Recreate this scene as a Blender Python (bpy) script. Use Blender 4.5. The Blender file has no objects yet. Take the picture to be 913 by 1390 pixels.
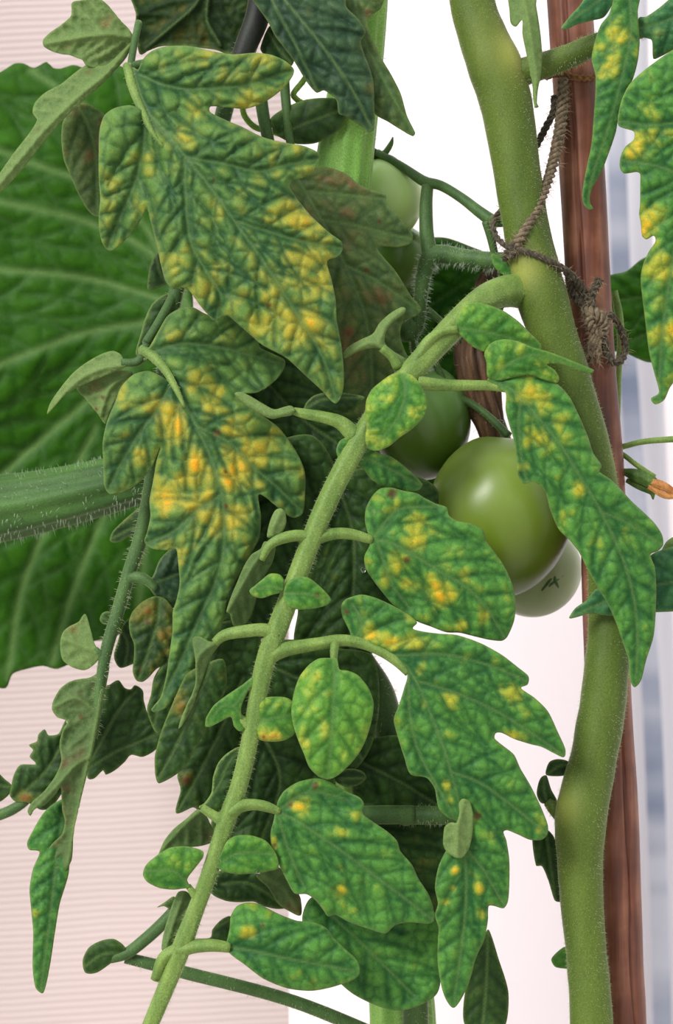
import bpy, bmesh, math, random
import numpy as np
from mathutils import Vector, noise, geometry

# ------------------------------------------------------------------ camera, world, lights, exposure
SC = bpy.context.scene
COL = SC.collection
W, H = 913, 1390
S_ = 0.00033            # metres per pixel in the plane of the main stem
DIST = 1.0              # camera to that plane
ZC = 0.55               # camera height

cam = bpy.data.cameras.new('camera')
cam_ob = bpy.data.objects.new('camera', cam); COL.objects.link(cam_ob)
cam.sensor_fit = 'VERTICAL'; cam.sensor_height = 36.0
cam.lens = 36.0 * DIST / (H * S_)
cam_ob.location = (0, -DIST, ZC); cam_ob.rotation_euler = (math.pi / 2, 0, 0)
cam.clip_start = 0.01; cam.clip_end = 50
cam.dof.use_dof = True; cam.dof.focus_distance = DIST - 0.018
cam.dof.aperture_fstop = 12.5
SC.camera = cam_ob

world = bpy.data.worlds.new('sky'); SC.world = world; world.use_nodes = True
wn = world.node_tree.nodes; wl = world.node_tree.links
bgn = wn['Background']
tc = wn.new('ShaderNodeTexCoord'); sx = wn.new('ShaderNodeSeparateXYZ')
rp = wn.new('ShaderNodeValToRGB')
mr = wn.new('ShaderNodeMapRange'); mr.inputs[1].default_value = -1; mr.inputs[2].default_value = 1
wl.new(tc.outputs['Generated'], sx.inputs[0]); wl.new(sx.outputs['Z'], mr.inputs[0]); wl.new(mr.outputs[0], rp.inputs[0])
rp.color_ramp.elements[0].position = 0.35; rp.color_ramp.elements[0].color = (0.55, 0.54, 0.52, 1)
rp.color_ramp.elements[1].position = 1.0; rp.color_ramp.elements[1].color = (1.3, 1.3, 1.33, 1)
wl.new(rp.outputs[0], bgn.inputs['Color']); bgn.inputs['Strength'].default_value = 0.8

sun = bpy.data.lights.new('sun', 'SUN'); sun.energy = 2.5; sun.angle = math.radians(22)
sun.color = (1.0, 0.985, 0.95)
sun_ob = bpy.data.objects.new('sun', sun); COL.objects.link(sun_ob)
sun_ob.rotation_euler = Vector((0.60, 0.67, -0.54)).to_track_quat('-Z', 'Y').to_euler()

SC.view_settings.view_transform = 'Standard'; SC.view_settings.look = 'None'
SC.view_settings.gamma = 1.0; SC.view_settings.use_curve_mapping = False
SC.view_settings.exposure = 0.30

# ------------------------------------------------------------------ helpers
def at(x, y, d=0.0):
    """point seen at photo pixel (x, y), d pixels (0.33 mm each) behind the stem plane"""
    k = (DIST + d * S_) / DIST
    return Vector(((x - W / 2) * S_ * k, d * S_, ZC - (y - H / 2) * S_ * k))

def at_np(xy, d):
    k = (DIST + d * S_) / DIST
    return np.stack([(xy[:, 0] - W / 2) * S_ * k, d * S_, ZC - (xy[:, 1] - H / 2) * S_ * k], 1)

def T(x0, y0, s, pts):
    return [(x0 + p[0] / s, y0 + p[1] / s) + tuple(p[2:]) for p in pts]

def lin(r, g, b):
    f = lambda c: c / 12.92 if c <= 0.04045 else ((c + 0.055) / 1.055) ** 2.4
    return np.array([f(r / 255), f(g / 255), f(b / 255)])

def tag(o, label=None, cat=None, group=None, kind=None):
    if label: o['label'] = label
    if cat: o['category'] = cat
    if group: o['group'] = group
    if kind: o['kind'] = kind
    return o

def thing(name, loc, label, cat, group=None):
    o = bpy.data.objects.new(name, None); COL.objects.link(o)
    o.location = loc; o.empty_display_size = 0.01
    tag(o, label, cat, group)
    o['_o'] = tuple(loc)
    return o

def org(o):
    while o is not None:
        if '_o' in o: return Vector(o['_o'])
        o = o.parent
    return Vector((0, 0, 0))

def link(name, me, mat, parent=None, label=None):
    o = bpy.data.objects.new(name, me); COL.objects.link(o)
    if mat: me.materials.append(mat)
    if parent is not None: o.parent = parent
    if label: o['label'] = label
    return o

def mesh_np(name, verts, faces, mat, parent=None, smooth=True, label=None):
    """verts in world space; stored relative to the origin of the thing it belongs to"""
    o0 = org(parent) if parent is not None else Vector((0, 0, 0))
    v = np.asarray(verts, float) - np.array(o0)
    me = bpy.data.meshes.new(name)
    me.from_pydata(v.tolist(), [], faces if isinstance(faces, list) else faces.tolist())
    if smooth: me.polygons.foreach_set('use_smooth', [True] * len(me.polygons))
    me.update()
    return link(name, me, mat, parent, label)

def nz(p, s=1.0, off=0.0):
    return noise.noise(Vector((p[0] * s + off, p[1] * s + off * 0.37, off)))

def nz_arr(xy, s, off):
    return np.array([noise.noise(Vector((x * s + off, y * s - off * 0.7, off))) for x, y in xy])

# ------------------------------------------------------------------ materials
def nodes_of(name):
    m = bpy.data.materials.new(name); m.use_nodes = True
    nt = m.node_tree
    return m, nt, nt.nodes, nt.links, nt.nodes['Principled BSDF']

def leaf_material(name, rough=0.55, trans=0.2, spec=0.22, speck=0.16):
    m, nt, n, l, b = nodes_of(name)
    at_ = n.new('ShaderNodeAttribute'); at_.attribute_name = 'leaf_colour'
    tcn = n.new('ShaderNodeTexCoord')
    n1 = n.new('ShaderNodeTexNoise'); n1.inputs['Scale'].default_value = 1400; n1.inputs['Detail'].default_value = 3
    n2 = n.new('ShaderNodeTexNoise'); n2.inputs['Scale'].default_value = 260; n2.inputs['Detail'].default_value = 3
    for q in (n1, n2): l.new(tcn.outputs['Object'], q.inputs['Vector'])
    mrn = n.new('ShaderNodeMapRange'); mrn.inputs[1].default_value = 0.3; mrn.inputs[2].default_value = 0.7
    mrn.inputs[3].default_value = 1.0 - speck; mrn.inputs[4].default_value = 1.0 + speck
    l.new(n1.outputs['Fac'], mrn.inputs[0])
    mul = n.new('ShaderNodeMix'); mul.data_type = 'RGBA'; mul.blend_type = 'MULTIPLY'; mul.inputs[0].default_value = 1.0
    l.new(at_.outputs['Color'], mul.inputs[6]); l.new(mrn.outputs[0], mul.inputs[7])
    l.new(mul.outputs[2], b.inputs['Base Color'])
    b.inputs['Roughness'].default_value = rough; b.inputs['Specular IOR Level'].default_value = spec
    b.inputs['Sheen Weight'].default_value = 0.08; b.inputs['Sheen Roughness'].default_value = 0.4
    add = n.new('ShaderNodeMath'); add.operation = 'ADD'
    l.new(n1.outputs['Fac'], add.inputs[0]); l.new(n2.outputs['Fac'], add.inputs[1])
    bp = n.new('ShaderNodeBump'); bp.inputs['Strength'].default_value = 0.2; bp.inputs['Distance'].default_value = 0.0005
    l.new(add.outputs[0], bp.inputs['Height']); l.new(bp.outputs[0], b.inputs['Normal'])
    tr = n.new('ShaderNodeBsdfTranslucent')
    gm = n.new('ShaderNodeMix'); gm.data_type = 'RGBA'; gm.blend_type = 'MULTIPLY'; gm.inputs[0].default_value = 1
    gm.inputs[7].default_value = (1.3, 1.35, 0.55, 1)
    l.new(mul.outputs[2], gm.inputs[6]); l.new(gm.outputs[2], tr.inputs['Color'])
    mx = n.new('ShaderNodeMixShader'); mx.inputs[0].default_value = trans
    l.new(b.outputs[0], mx.inputs[1]); l.new(tr.outputs[0], mx.inputs[2])
    l.new(mx.outputs[0], n['Material Output'].inputs['Surface'])
    return m

def stem_material(name, c1, c2, scale=120, rough=0.55, sheen=0.35, stretch=(1, 1, 0.25), bump=0.25):
    m, nt, n, l, b = nodes_of(name)
    tcn = n.new('ShaderNodeTexCoord'); mp = n.new('ShaderNodeMapping'); mp.inputs['Scale'].default_value = stretch
    l.new(tcn.outputs['Object'], mp.inputs[0])
    n1 = n.new('ShaderNodeTexNoise'); n1.inputs['Scale'].default_value = scale; n1.inputs['Detail'].default_value = 5
    n2 = n.new('ShaderNodeTexNoise'); n2.inputs['Scale'].default_value = 1500; n2.inputs['Detail'].default_value = 3
    l.new(mp.outputs[0], n1.inputs['Vector']); l.new(tcn.outputs['Object'], n2.inputs['Vector'])
    r = n.new('ShaderNodeValToRGB')
    r.color_ramp.elements[0].position = 0.3; r.color_ramp.elements[0].color = (*c1, 1)
    r.color_ramp.elements[1].position = 0.7; r.color_ramp.elements[1].color = (*c2, 1)
    l.new(n1.outputs['Fac'], r.inputs[0])
    mrn = n.new('ShaderNodeMapRange'); mrn.inputs[1].default_value = 0.3; mrn.inputs[2].default_value = 0.7
    mrn.inputs[3].default_value = 0.75; mrn.inputs[4].default_value = 1.25
    l.new(n2.outputs['Fac'], mrn.inputs[0])
    mul = n.new('ShaderNodeMix'); mul.data_type = 'RGBA'; mul.blend_type = 'MULTIPLY'; mul.inputs[0].default_value = 1.0
    l.new(r.outputs[0], mul.inputs[6]); l.new(mrn.outputs[0], mul.inputs[7])
    l.new(mul.outputs[2], b.inputs['Base Color'])
    b.inputs['Roughness'].default_value = rough
    b.inputs['Sheen Weight'].default_value = sheen; b.inputs['Sheen Roughness'].default_value = 0.35
    b.inputs['Sheen Tint'].default_value = (0.8, 0.85, 0.5, 1)
    b.inputs['Specular IOR Level'].default_value = 0.3
    bp = n.new('ShaderNodeBump'); bp.inputs['Strength'].default_value = bump; bp.inputs['Distance'].default_value = 0.0006
    l.new(n2.outputs['Fac'], bp.inputs['Height']); l.new(bp.outputs[0], b.inputs['Normal'])
    return m

def plain_material(name, c, rough=0.6, spec=0.3, trans=0.0):
    m, nt, n, l, b = nodes_of(name)
    b.inputs['Base Color'].default_value = (*c, 1); b.inputs['Roughness'].default_value = rough
    b.inputs['Specular IOR Level'].default_value = spec
    if trans:
        tr = n.new('ShaderNodeBsdfTranslucent'); tr.inputs['Color'].default_value = (*c, 1)
        mx = n.new('ShaderNodeMixShader'); mx.inputs[0].default_value = trans
        l.new(b.outputs[0], mx.inputs[1]); l.new(tr.outputs[0], mx.inputs[2])
        l.new(mx.outputs[0], n['Material Output'].inputs['Surface'])
    return m

M_LEAF = leaf_material('leaf_upper')
M_UNDER = leaf_material('leaf_underside', rough=0.65, spec=0.2, trans=0.2)
M_SQLEAF = leaf_material('squash_leaf_skin', rough=0.55, trans=0.35, spec=0.2, speck=0.1)
M_STEM = stem_material('stem_skin', lin(64, 86, 26), lin(90, 110, 38), 60)
def node_tint(m):
    nt = m.node_tree; n = nt.nodes; l = nt.links; b = n['Principled BSDF']
    src = b.inputs['Base Color'].links[0].from_socket
    a = n.new('ShaderNodeAttribute'); a.attribute_name = 'node'
    mx = n.new('ShaderNodeMix'); mx.data_type = 'RGBA'; mx.inputs[7].default_value = (*lin(168, 172, 84), 1)
    ml = n.new('ShaderNodeMath'); ml.operation = 'MULTIPLY'; ml.inputs[1].default_value = .8
    l.new(a.outputs['Fac'], ml.inputs[0]); l.new(ml.outputs[0], mx.inputs[0]); l.new(src, mx.inputs[6]); l.new(mx.outputs[2], b.inputs['Base Color'])
node_tint(M_STEM)
M_STALK = stem_material('leaf_stalk_skin', lin(88, 118, 52), lin(122, 148, 72), 150)
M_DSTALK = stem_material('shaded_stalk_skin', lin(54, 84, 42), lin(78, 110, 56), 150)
M_SQSTALK = stem_material('squash_stalk_skin', lin(40, 74, 28), lin(74, 112, 50), 90, stretch=(.12, 1, 1))
M_SQSTALK2 = stem_material('pale_squash_stalk_skin', lin(98, 150, 58), lin(142, 186, 92), 90, stretch=(1, 1, .1))
M_HAIR = plain_material('plant_hair', (0.52, 0.58, 0.34), 0.5, 0.3, 0.5)
M_WHAIR = plain_material('pale_plant_hair', (0.55, 0.66, 0.5), 0.5, 0.3, 0.5)

# ------------------------------------------------------------------ geometry tools
def resample(pts, step):
    """open polyline (any dim) through Catmull-Rom, resampled at about step"""
    P = np.asarray(pts, float)
    if len(P) < 2: return P
    Q = np.vstack([2 * P[0] - P[1], P, 2 * P[-1] - P[-2]])
    out = []
    for i in range(1, len(Q) - 2):
        p0, p1, p2, p3 = Q[i - 1], Q[i], Q[i + 1], Q[i + 2]
        n = max(1, int(round(np.linalg.norm((p2 - p1)[:2]) / step)))
        for k in range(n):
            t = k / n
            out.append(0.5 * ((2 * p1) + (p2 - p0) * t + (2 * p0 - 5 * p1 + 4 * p2 - p3) * t * t + (3 * p1 - p0 - 3 * p2 + p3) * t ** 3))
    out.append(P[-1])
    return np.array(out)

def smooth_closed(pts, step):
    P = np.asarray(pts, float); n = len(P); out = []
    for i in range(n):
        p0, p1, p2, p3 = P[(i - 1) % n], P[i], P[(i + 1) % n], P[(i + 2) % n]
        L = np.linalg.norm(p2 - p1)
        k_ = max(1, int(round(L / step)))
        # centripetal-like tangents, kept short so tight corners do not loop
        m1 = (p2 - p0) * min(0.5, 0.5 * L / max(1e-6, np.linalg.norm(p2 - p0)) * 1.6)
        m2 = (p3 - p1) * min(0.5, 0.5 * L / max(1e-6, np.linalg.norm(p3 - p1)) * 1.6)
        for k in range(k_):
            t = k / k_
            out.append((2 * t ** 3 - 3 * t * t + 1) * p1 + (t ** 3 - 2 * t * t + t) * m1 + (-2 * t ** 3 + 3 * t * t) * p2 + (t ** 3 - t * t) * m2)
    return np.array(out)

def in_poly(pts, poly):
    if len(pts) == 1:
        a = poly; b = np.roll(poly, 1, 0); x, y = pts[0]
        c = (a[:, 1] > y) != (b[:, 1] > y)
        dy = np.where(b[:, 1] == a[:, 1], 1e-9, b[:, 1] - a[:, 1])
        return np.array([bool(np.count_nonzero(c & (x < (b[:, 0] - a[:, 0]) * (y - a[:, 1]) / dy + a[:, 0])) & 1)])
    x, y = pts[:, 0], pts[:, 1]
    ins = np.zeros(len(pts), bool)
    n = len(poly); j = n - 1
    for i in range(n):
        xi, yi = poly[i]; xj, yj = poly[j]
        c = ((yi > y) != (yj > y)) & (x < (xj - xi) * (y - yi) / ((yj - yi) if yj != yi else 1e-9) + xi)
        ins ^= c
        j = i
    return ins

def seg_dist(pts, segs):
    if len(pts) == 1:
        A = np.array([q[0] for q in segs]) if not isinstance(segs, tuple) else segs[0]
        Bv = np.array([q[1] for q in segs]) if not isinstance(segs, tuple) else segs[1]
        ab = Bv - A; t = np.clip(((pts[0] - A) * ab).sum(1) / np.maximum((ab ** 2).sum(1), 1e-9), 0, 1)
        return np.array([np.sqrt(((pts[0] - A - ab * t[:, None]) ** 2).sum(1)).min()])
    """distance of every point to the nearest of the segments (a, b)"""
    best = np.full(len(pts), 1e9)
    for a, b in segs:
        ab = b - a; L2 = ab @ ab
        t = np.clip(((pts - a) @ ab) / (L2 if L2 > 0 else 1), 0, 1)
        d = np.hypot(pts[:, 0] - a[0] - t * ab[0], pts[:, 1] - a[1] - t * ab[1])
        np.minimum(best, d, out=best)
    return best

def poly_segs(pl):
    return [(pl[i, :2], pl[i + 1, :2]) for i in range(len(pl) - 1)]

PAL = {  # deep (veins), light (between the veins), yellow, orange
    'mottled': (lin(42, 84, 46), lin(106, 144, 66), lin(176, 166, 54), lin(224, 166, 30)),
    'green':   (lin(34, 88, 40), lin(90, 148, 60), lin(168, 170, 50), lin(226, 178, 40)),
    'bright':  (lin(48, 106, 38), lin(108, 160, 58), lin(176, 184, 64), lin(206, 176, 62)),
    'blue':    (lin(28, 58, 38), lin(68, 98, 62), lin(112, 112, 58), lin(124, 94, 58)),
    'bluegreen': (lin(34, 88, 50), lin(72, 126, 72), lin(120, 144, 70), lin(140, 140, 70)),
    'dark':    (lin(28, 56, 22), lin(60, 94, 36), lin(112, 108, 40), lin(126, 86, 40)),  # green darkened to carry the shade on the leaves behind
    'shade':   (lin(22, 42, 18), lin(52, 78, 32), lin(92, 84, 30), lin(112, 84, 34)),  # shade under the top edge put into the colour
    'reddish': (lin(58, 86, 46), lin(98, 118, 60), lin(112, 92, 58), lin(112, 70, 48)),
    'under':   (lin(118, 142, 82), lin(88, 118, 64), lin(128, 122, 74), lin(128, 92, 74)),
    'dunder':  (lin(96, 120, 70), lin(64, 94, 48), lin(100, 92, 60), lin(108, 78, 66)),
}
LEAF_TRIS = [0]

def leaf(parent, outline, mid, lobes=(), pal='green', yel=0.2, blobs=(), spots=(), amp=1.0, fold=0.25, cell=20,
         lat=30, sp=3.0, under=False, seed=1, d=None, name='leaflet', wave=3.0, label=None, mat=None, rim=0.5, ylow=.29, yhigh=.84,
         thick=0.0004, latlen=90, veinw=0):
    """one blade: outline in photo pixels, veins as (x, y, depth) polylines; relief between the veins is real geometry"""
    rng = np.random.RandomState(seed * 7 + 3)
    poly = smooth_closed([p[:2] for p in outline], sp)
    lo, hi = poly.min(0), poly.max(0)
    d0 = d if d is not None else 0
    mains = []
    for pl in [mid] + list(lobes):
        pl = [tuple(p) if len(p) > 2 else (p[0], p[1], d0) for p in pl]
        mains.append(resample(pl, 6))
    main_segs = [s for m in mains for s in poly_segs(m)]
    # interior points
    h = sp * 0.866
    gx = np.arange(lo[0], hi[0] + sp, sp); gy = np.arange(lo[1], hi[1] + h, h)
    G = np.array([(x + (0.5 * sp if j % 2 else 0), y) for j, y in enumerate(gy) for x in gx])
    G += rng.uniform(-0.18, 0.18, G.shape) * sp
    G = G[in_poly(G, poly)]
    bsegs = [(poly[i], poly[(i + 1) % len(poly)]) for i in range(len(poly))]
    if len(G): G = G[seg_dist(G, bsegs) > 0.55 * sp]
    P = np.vstack([poly, G]) if len(G) else poly
    nb = len(poly)
    r = geometry.delaunay_2d_cdt([Vector(p) for p in P], [(i, (i + 1) % nb) for i in range(nb)], [], 1, 1e-4)
    V = np.array([tuple(v) for v in r[0]]); F = [list(f) for f in r[2]]
    # orient to the camera (y runs down in the picture)
    F2 = []
    for f in F:
        a, b, c = V[f[0]], V[f[1]], V[f[2]]
        cr = (b[0] - a[0]) * (c[1] - a[1]) - (b[1] - a[1]) * (c[0] - a[0])
        F2.append(f if cr < 0 else f[::-1])
    F = F2
    # lateral veins
    lats = []; ms_pack = (np.array([q[0] for q in main_segs]), np.array([q[1] for q in main_segs]))
    for mi, m in enumerate(mains):
        acc = rng.uniform(0.3, 0.8) * lat; side = 1
        step = lat * (1 if mi == 0 else 0.85)
        for i in range(1, len(m) - 1):
            acc += np.linalg.norm(m[i, :2] - m[i - 1, :2])
            if acc > step * 0.55:
                acc = 0; side = -side
                tg = m[i + 1, :2] - m[i - 1, :2]; tg /= max(1e-6, np.linalg.norm(tg))
                a = math.radians(52 + rng.uniform(-7, 7)) * side
                ca, sa = math.cos(a), math.sin(a)
                dr = np.array([tg[0] * ca - tg[1] * sa, tg[0] * sa + tg[1] * ca])
                p = m[i, :2].copy(); pl = [p.copy()]
                bend = math.radians(1.6) * -side
                for k in range(int(latlen / 5)):
                    p = p + dr * 5
                    cb, sb = math.cos(bend), math.sin(bend)
                    dr = np.array([dr[0] * cb - dr[1] * sb, dr[0] * sb + dr[1] * cb])
                    if not in_poly(p[None], poly)[0]: break
                    if k > 2 and seg_dist(p[None], ms_pack)[0] < 5: break
                    pl.append(p.copy())
                if len(pl) > 2: lats.append(np.array(pl))
    lat_segs = [s for q in lats for s in poly_segs(q[::2] if len(q) > 5 else q)]
    d1 = seg_dist(V, main_segs)
    d2 = seg_dist(V, lat_segs) if lat_segs else np.full(len(V), 99.)
    de = seg_dist(V, [(poly[i], poly[(i + 1) % len(poly)]) for i in range(len(poly))])
    # cells between the veins
    cx = np.arange(lo[0] - cell, hi[0] + 2 * cell, cell); cy = np.arange(lo[1] - cell, hi[1] + 2 * cell, cell)
    seeds = np.array([(x, y) for x in cx for y in cy]) + rng.uniform(-0.38, 0.38, (len(cx) * len(cy), 2)) * cell
    F1 = np.empty(len(V)); Fd = np.empty(len(V))
    for i0 in range(0, len(V), 2000):
        q = V[i0:i0 + 2000]
        dd = np.sqrt(((q[:, None, :] - seeds[None]) ** 2).sum(2))
        part = np.partition(dd, 1, axis=1)[:, :2]
        F1[i0:i0 + 2000] = part[:, 0]; Fd[i0:i0 + 2000] = part[:, 1] - part[:, 0]
    b1 = 1 - np.exp(-(d1 / 7.0) ** 1.4); b2 = 1 - np.exp(-(d2 / 5.2) ** 1.25); b3 = 1 - np.exp(-(Fd / (cell * 0.24)) ** 1.2)
    ridge = np.exp(-(d1 / 1.9) ** 2)
    edge = np.clip(de / 9.0, 0, 1)
    nlow = nz_arr(V, 0.013, seed * 3.1); nmid = nz_arr(V, 0.045, seed * 1.7 + 5)
    hgt = (3.2 * b1 + 4.8 * b2 * b1 + 4.2 * b3 * (0.35 + 0.65 * b2) * b1) * (0.4 + 0.6 * edge) + 1.6 * nmid
    sgn = -1.0 if under else 1.0
    hgt = hgt * amp * sgn + (1.3 * ridge * (2.2 if under else 1.0))
    # large form: depth carried by the main veins, blade falling away from them
    num = np.zeros(len(V)); den = np.zeros(len(V))
    for m in mains:
        for q in m:
            w = 1.0 / (np.hypot(V[:, 0] - q[0], V[:, 1] - q[1]) + 8.0) ** 3
            num += w * q[2]; den += w
    depth = num / den
    soft = np.sqrt(d1 ** 2 + 12 ** 2) - 12
    depth = depth + fold * soft + wave * nlow * 4 * np.clip(soft / 30, 0, 1.2) - hgt
    world_v = at_np(V, depth)
    # leaf colour; the 'dark' and 'shade' palettes have shade mixed in
    deep, light, yc, oc = [np.array(c) for c in PAL[pal]]
    inter = b1 * (0.30 + 0.70 * b2) * (0.5 + 0.5 * b3)
    nfine = nz_arr(V, 0.16, seed * 0.9 + 7)
    g = np.clip(0.04 + 0.85 * inter + 0.3 * nmid + 0.25 * nlow + 0.3 * nfine, 0, 1)[:, None]
    col = deep * (1 - g) + light * g
    y = np.full(len(V), float(yel)) + 0.38 * nlow + 0.42 * nmid + 0.22 * nz_arr(V, 0.1, seed * 2.3 + 1)
    for bx, by, br, bs in blobs:
        y += bs * np.exp(-((V[:, 0] - bx) ** 2 + (V[:, 1] - by) ** 2) / br ** 2)
    y = np.clip(y * (0.5 + 0.62 * b1 * (0.4 + 0.6 * b2) * (0.55 + 0.45 * b3)), 0, 1.3)
    t = np.clip((y - ylow) / (yhigh - ylow), 0, 1); t = (t * t * (3 - 2 * t))[:, None]
    col = col * (1 - t) + yc * t
    t = np.clip((y - yhigh + 0.06) / 0.28, 0, 1)[:, None]
    col = col * (1 - t) + oc * t
    for bx, by, br in spots:
        rr = np.hypot(V[:, 0] - bx, V[:, 1] - by) / br * (1 + 0.4 * nmid)
        t = np.clip(1.6 - 1.2 * rr, 0, 0.85)[:, None]
        col = col * (1 - t) + lin(92, 56, 34) * t
    gr = np.maximum(np.exp(-(d2 / 2.0) ** 2), 0.4 * np.exp(-(Fd / 2.2) ** 2)) * np.clip(d1 / 4, 0, 1)
    if not under: col = col * (1 - 0.36 * gr[:, None]) + deep * 0.26 * gr[:, None]
    if veinw:
        t = (np.exp(-(d1 / veinw) ** 2) * 0.8)[:, None]; col = col * (1 - t) + lin(112, 150, 84) * t
        t = (np.exp(-(d2 / (veinw * .6)) ** 2) * 0.3)[:, None]; col = col * (1 - t) + lin(96, 140, 70) * t
    t = (ridge * 0.45)[:, None]
    col = col * (1 - t) + lin(112, 142, 76) * t
    t = (np.exp(-(de / 1.6) ** 2) * rim)[:, None]
    col = col * (1 - t) + lin(130, 156, 84) * t
    o = mesh_np(name, world_v, F, mat or (M_UNDER if under else M_LEAF), parent, label=label)
    ca = o.data.color_attributes.new('leaf_colour', 'FLOAT_COLOR', 'POINT')
    ca.data.foreach_set('color', np.concatenate([col, np.ones((len(V), 1))], 1).ravel())
    md = o.modifiers.new('thickness', 'SOLIDIFY'); md.thickness = thick; md.offset = -1
    LEAF_TRIS[0] += 2 * len(F)
    return o

def frames(P):
    """tangent frames along a 3-D polyline"""
    Tn = np.gradient(P, axis=0); Tn /= np.linalg.norm(Tn, axis=1)[:, None] + 1e-12
    N = np.zeros_like(P); up = np.array([0.0, -1.0, 0.0])
    n = up - Tn[0] * (up @ Tn[0])
    if np.linalg.norm(n) < 1e-3: n = np.array([1.0, 0, 0]) - Tn[0] * Tn[0][0]
    N[0] = n / np.linalg.norm(n)
    for i in range(1, len(P)):
        n = N[i - 1] - Tn[i] * (N[i - 1] @ Tn[i]); N[i] = n / (np.linalg.norm(n) + 1e-12)
    return Tn, N, np.cross(Tn, N)

def sweep(pts, step=5, seg=14, ribs=0, ribamp=0.0, lump=0.0, seed=0, caps=True, squash=1.0):
    """pts: (x, y, depth, radius) in pixels -> world verts, faces, centre line, radii"""
    R = resample([tuple(p) for p in pts], step)
    C = at_np(R[:, :2], R[:, 2]); k = (DIST + R[:, 2] * S_) / DIST
    rad = np.maximum(R[:, 3], 0.15) * S_ * k
    Tn, N, B = frames(C)
    ang = np.linspace(0, 2 * math.pi, seg, endpoint=False)
    V = []
    for i in range(len(C)):
        f = 1 + ribamp * np.cos(ribs * ang) if ribs else np.ones(seg)
        if lump: f = f * (1 + lump * np.array([nz((a * 1.3, i * step * 0.03), 1.0, seed + 3.3) for a in np.cos(ang)]))
        V.append(C[i] + (np.cos(ang) * f)[:, None] * N[i] * rad[i] * squash + (np.sin(ang) * f)[:, None] * B[i] * rad[i])
    V = np.vstack(V); F = []
    for i in range(len(C) - 1):
        for j in range(seg):
            j2 = (j + 1) % seg
            F.append([i * seg + j, i * seg + j2, (i + 1) * seg + j2, (i + 1) * seg + j])
    if caps:
        F.append(list(range(seg))[::-1]); F.append([(len(C) - 1) * seg + j for j in range(seg)])
    return V, F, C, rad, (Tn, N, B)

def hairs(parent, C, rad, fr, n, L, w=0.5, mat=None, seed=1, jit=0.35, name='hair'):
    """short plant hairs standing on a stem, one mesh"""
    rng = np.random.RandomState(seed)
    Tn, N, B = fr
    V = []; F = []
    for k in range(n):
        t = rng.uniform(0, len(C) - 1.001); i = int(t); f = t - i
        c = C[i] * (1 - f) + C[i + 1] * f; r = rad[i] * (1 - f) + rad[i + 1] * f
        a = rng.uniform(0, 2 * math.pi)
        o = math.cos(a) * N[i] + math.sin(a) * B[i]
        base = c + o * r * 0.97
        dr = o + rng.uniform(-jit, jit, 3); dr /= np.linalg.norm(dr)
        ln = L * S_ * rng.uniform(0.45, 1.15)
        sd = np.cross(dr, np.array([0, 1, 0])); sd /= np.linalg.norm(sd) + 1e-9
        ww = w * S_ * 0.5
        b0 = len(V)
        mid_ = base + dr * ln * 0.55 + np.array([0, 0, -0.04]) * ln
        tip = base + dr * ln + np.array([0, 0, -0.16]) * ln
        V += [base - sd * ww, base + sd * ww, mid_ + sd * ww * 0.7, mid_ - sd * ww * 0.7, tip]
        F += [[b0, b0 + 1, b0 + 2, b0 + 3], [b0 + 3, b0 + 2, b0 + 4]]
    o = mesh_np(name, V, F, mat or M_HAIR, parent)
    o['kind'] = 'stuff'
    return o

def stalk(parent, pts, mat=None, name='leaf_stalk', hair=0, hl=5, label=None, hw=0.5, hmat=None, seed=1, step=5, seg=12, join=None, **kw):
    V, F, C, rad, fr = sweep(pts, step=step, seg=seg, seed=seed, **kw)
    if join is not None:                      # further branches of the same stalk in one mesh
        V = list(V)
        for bp_ in join:
            v2, f2, c2, r2, fr2 = sweep(bp_, step=step, seg=seg, seed=seed + 1, **kw)
            k0 = len(V); V += list(v2); F = F + [[i + k0 for i in f] for f in f2]
    o = mesh_np(name, V, F, mat or M_STALK, parent, label=label)
    if hair:
        hairs(o, C, rad, fr, hair, hl, hw, hmat, seed)
    return o

def box_mesh(name, lo, hi, mat, bevel=0.0, parent=None):
    bm = bmesh.new(); bmesh.ops.create_cube(bm, size=1)
    for v in bm.verts:
        v.co = Vector([lo[i] + (v.co[i] + 0.5) * (hi[i] - lo[i]) for i in range(3)])
    if bevel: bmesh.ops.bevel(bm, geom=bm.edges[:], offset=bevel, segments=2, affect='EDGES')
    me = bpy.data.meshes.new(name); bm.to_mesh(me); bm.free()
    return link(name, me, mat, parent)

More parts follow.
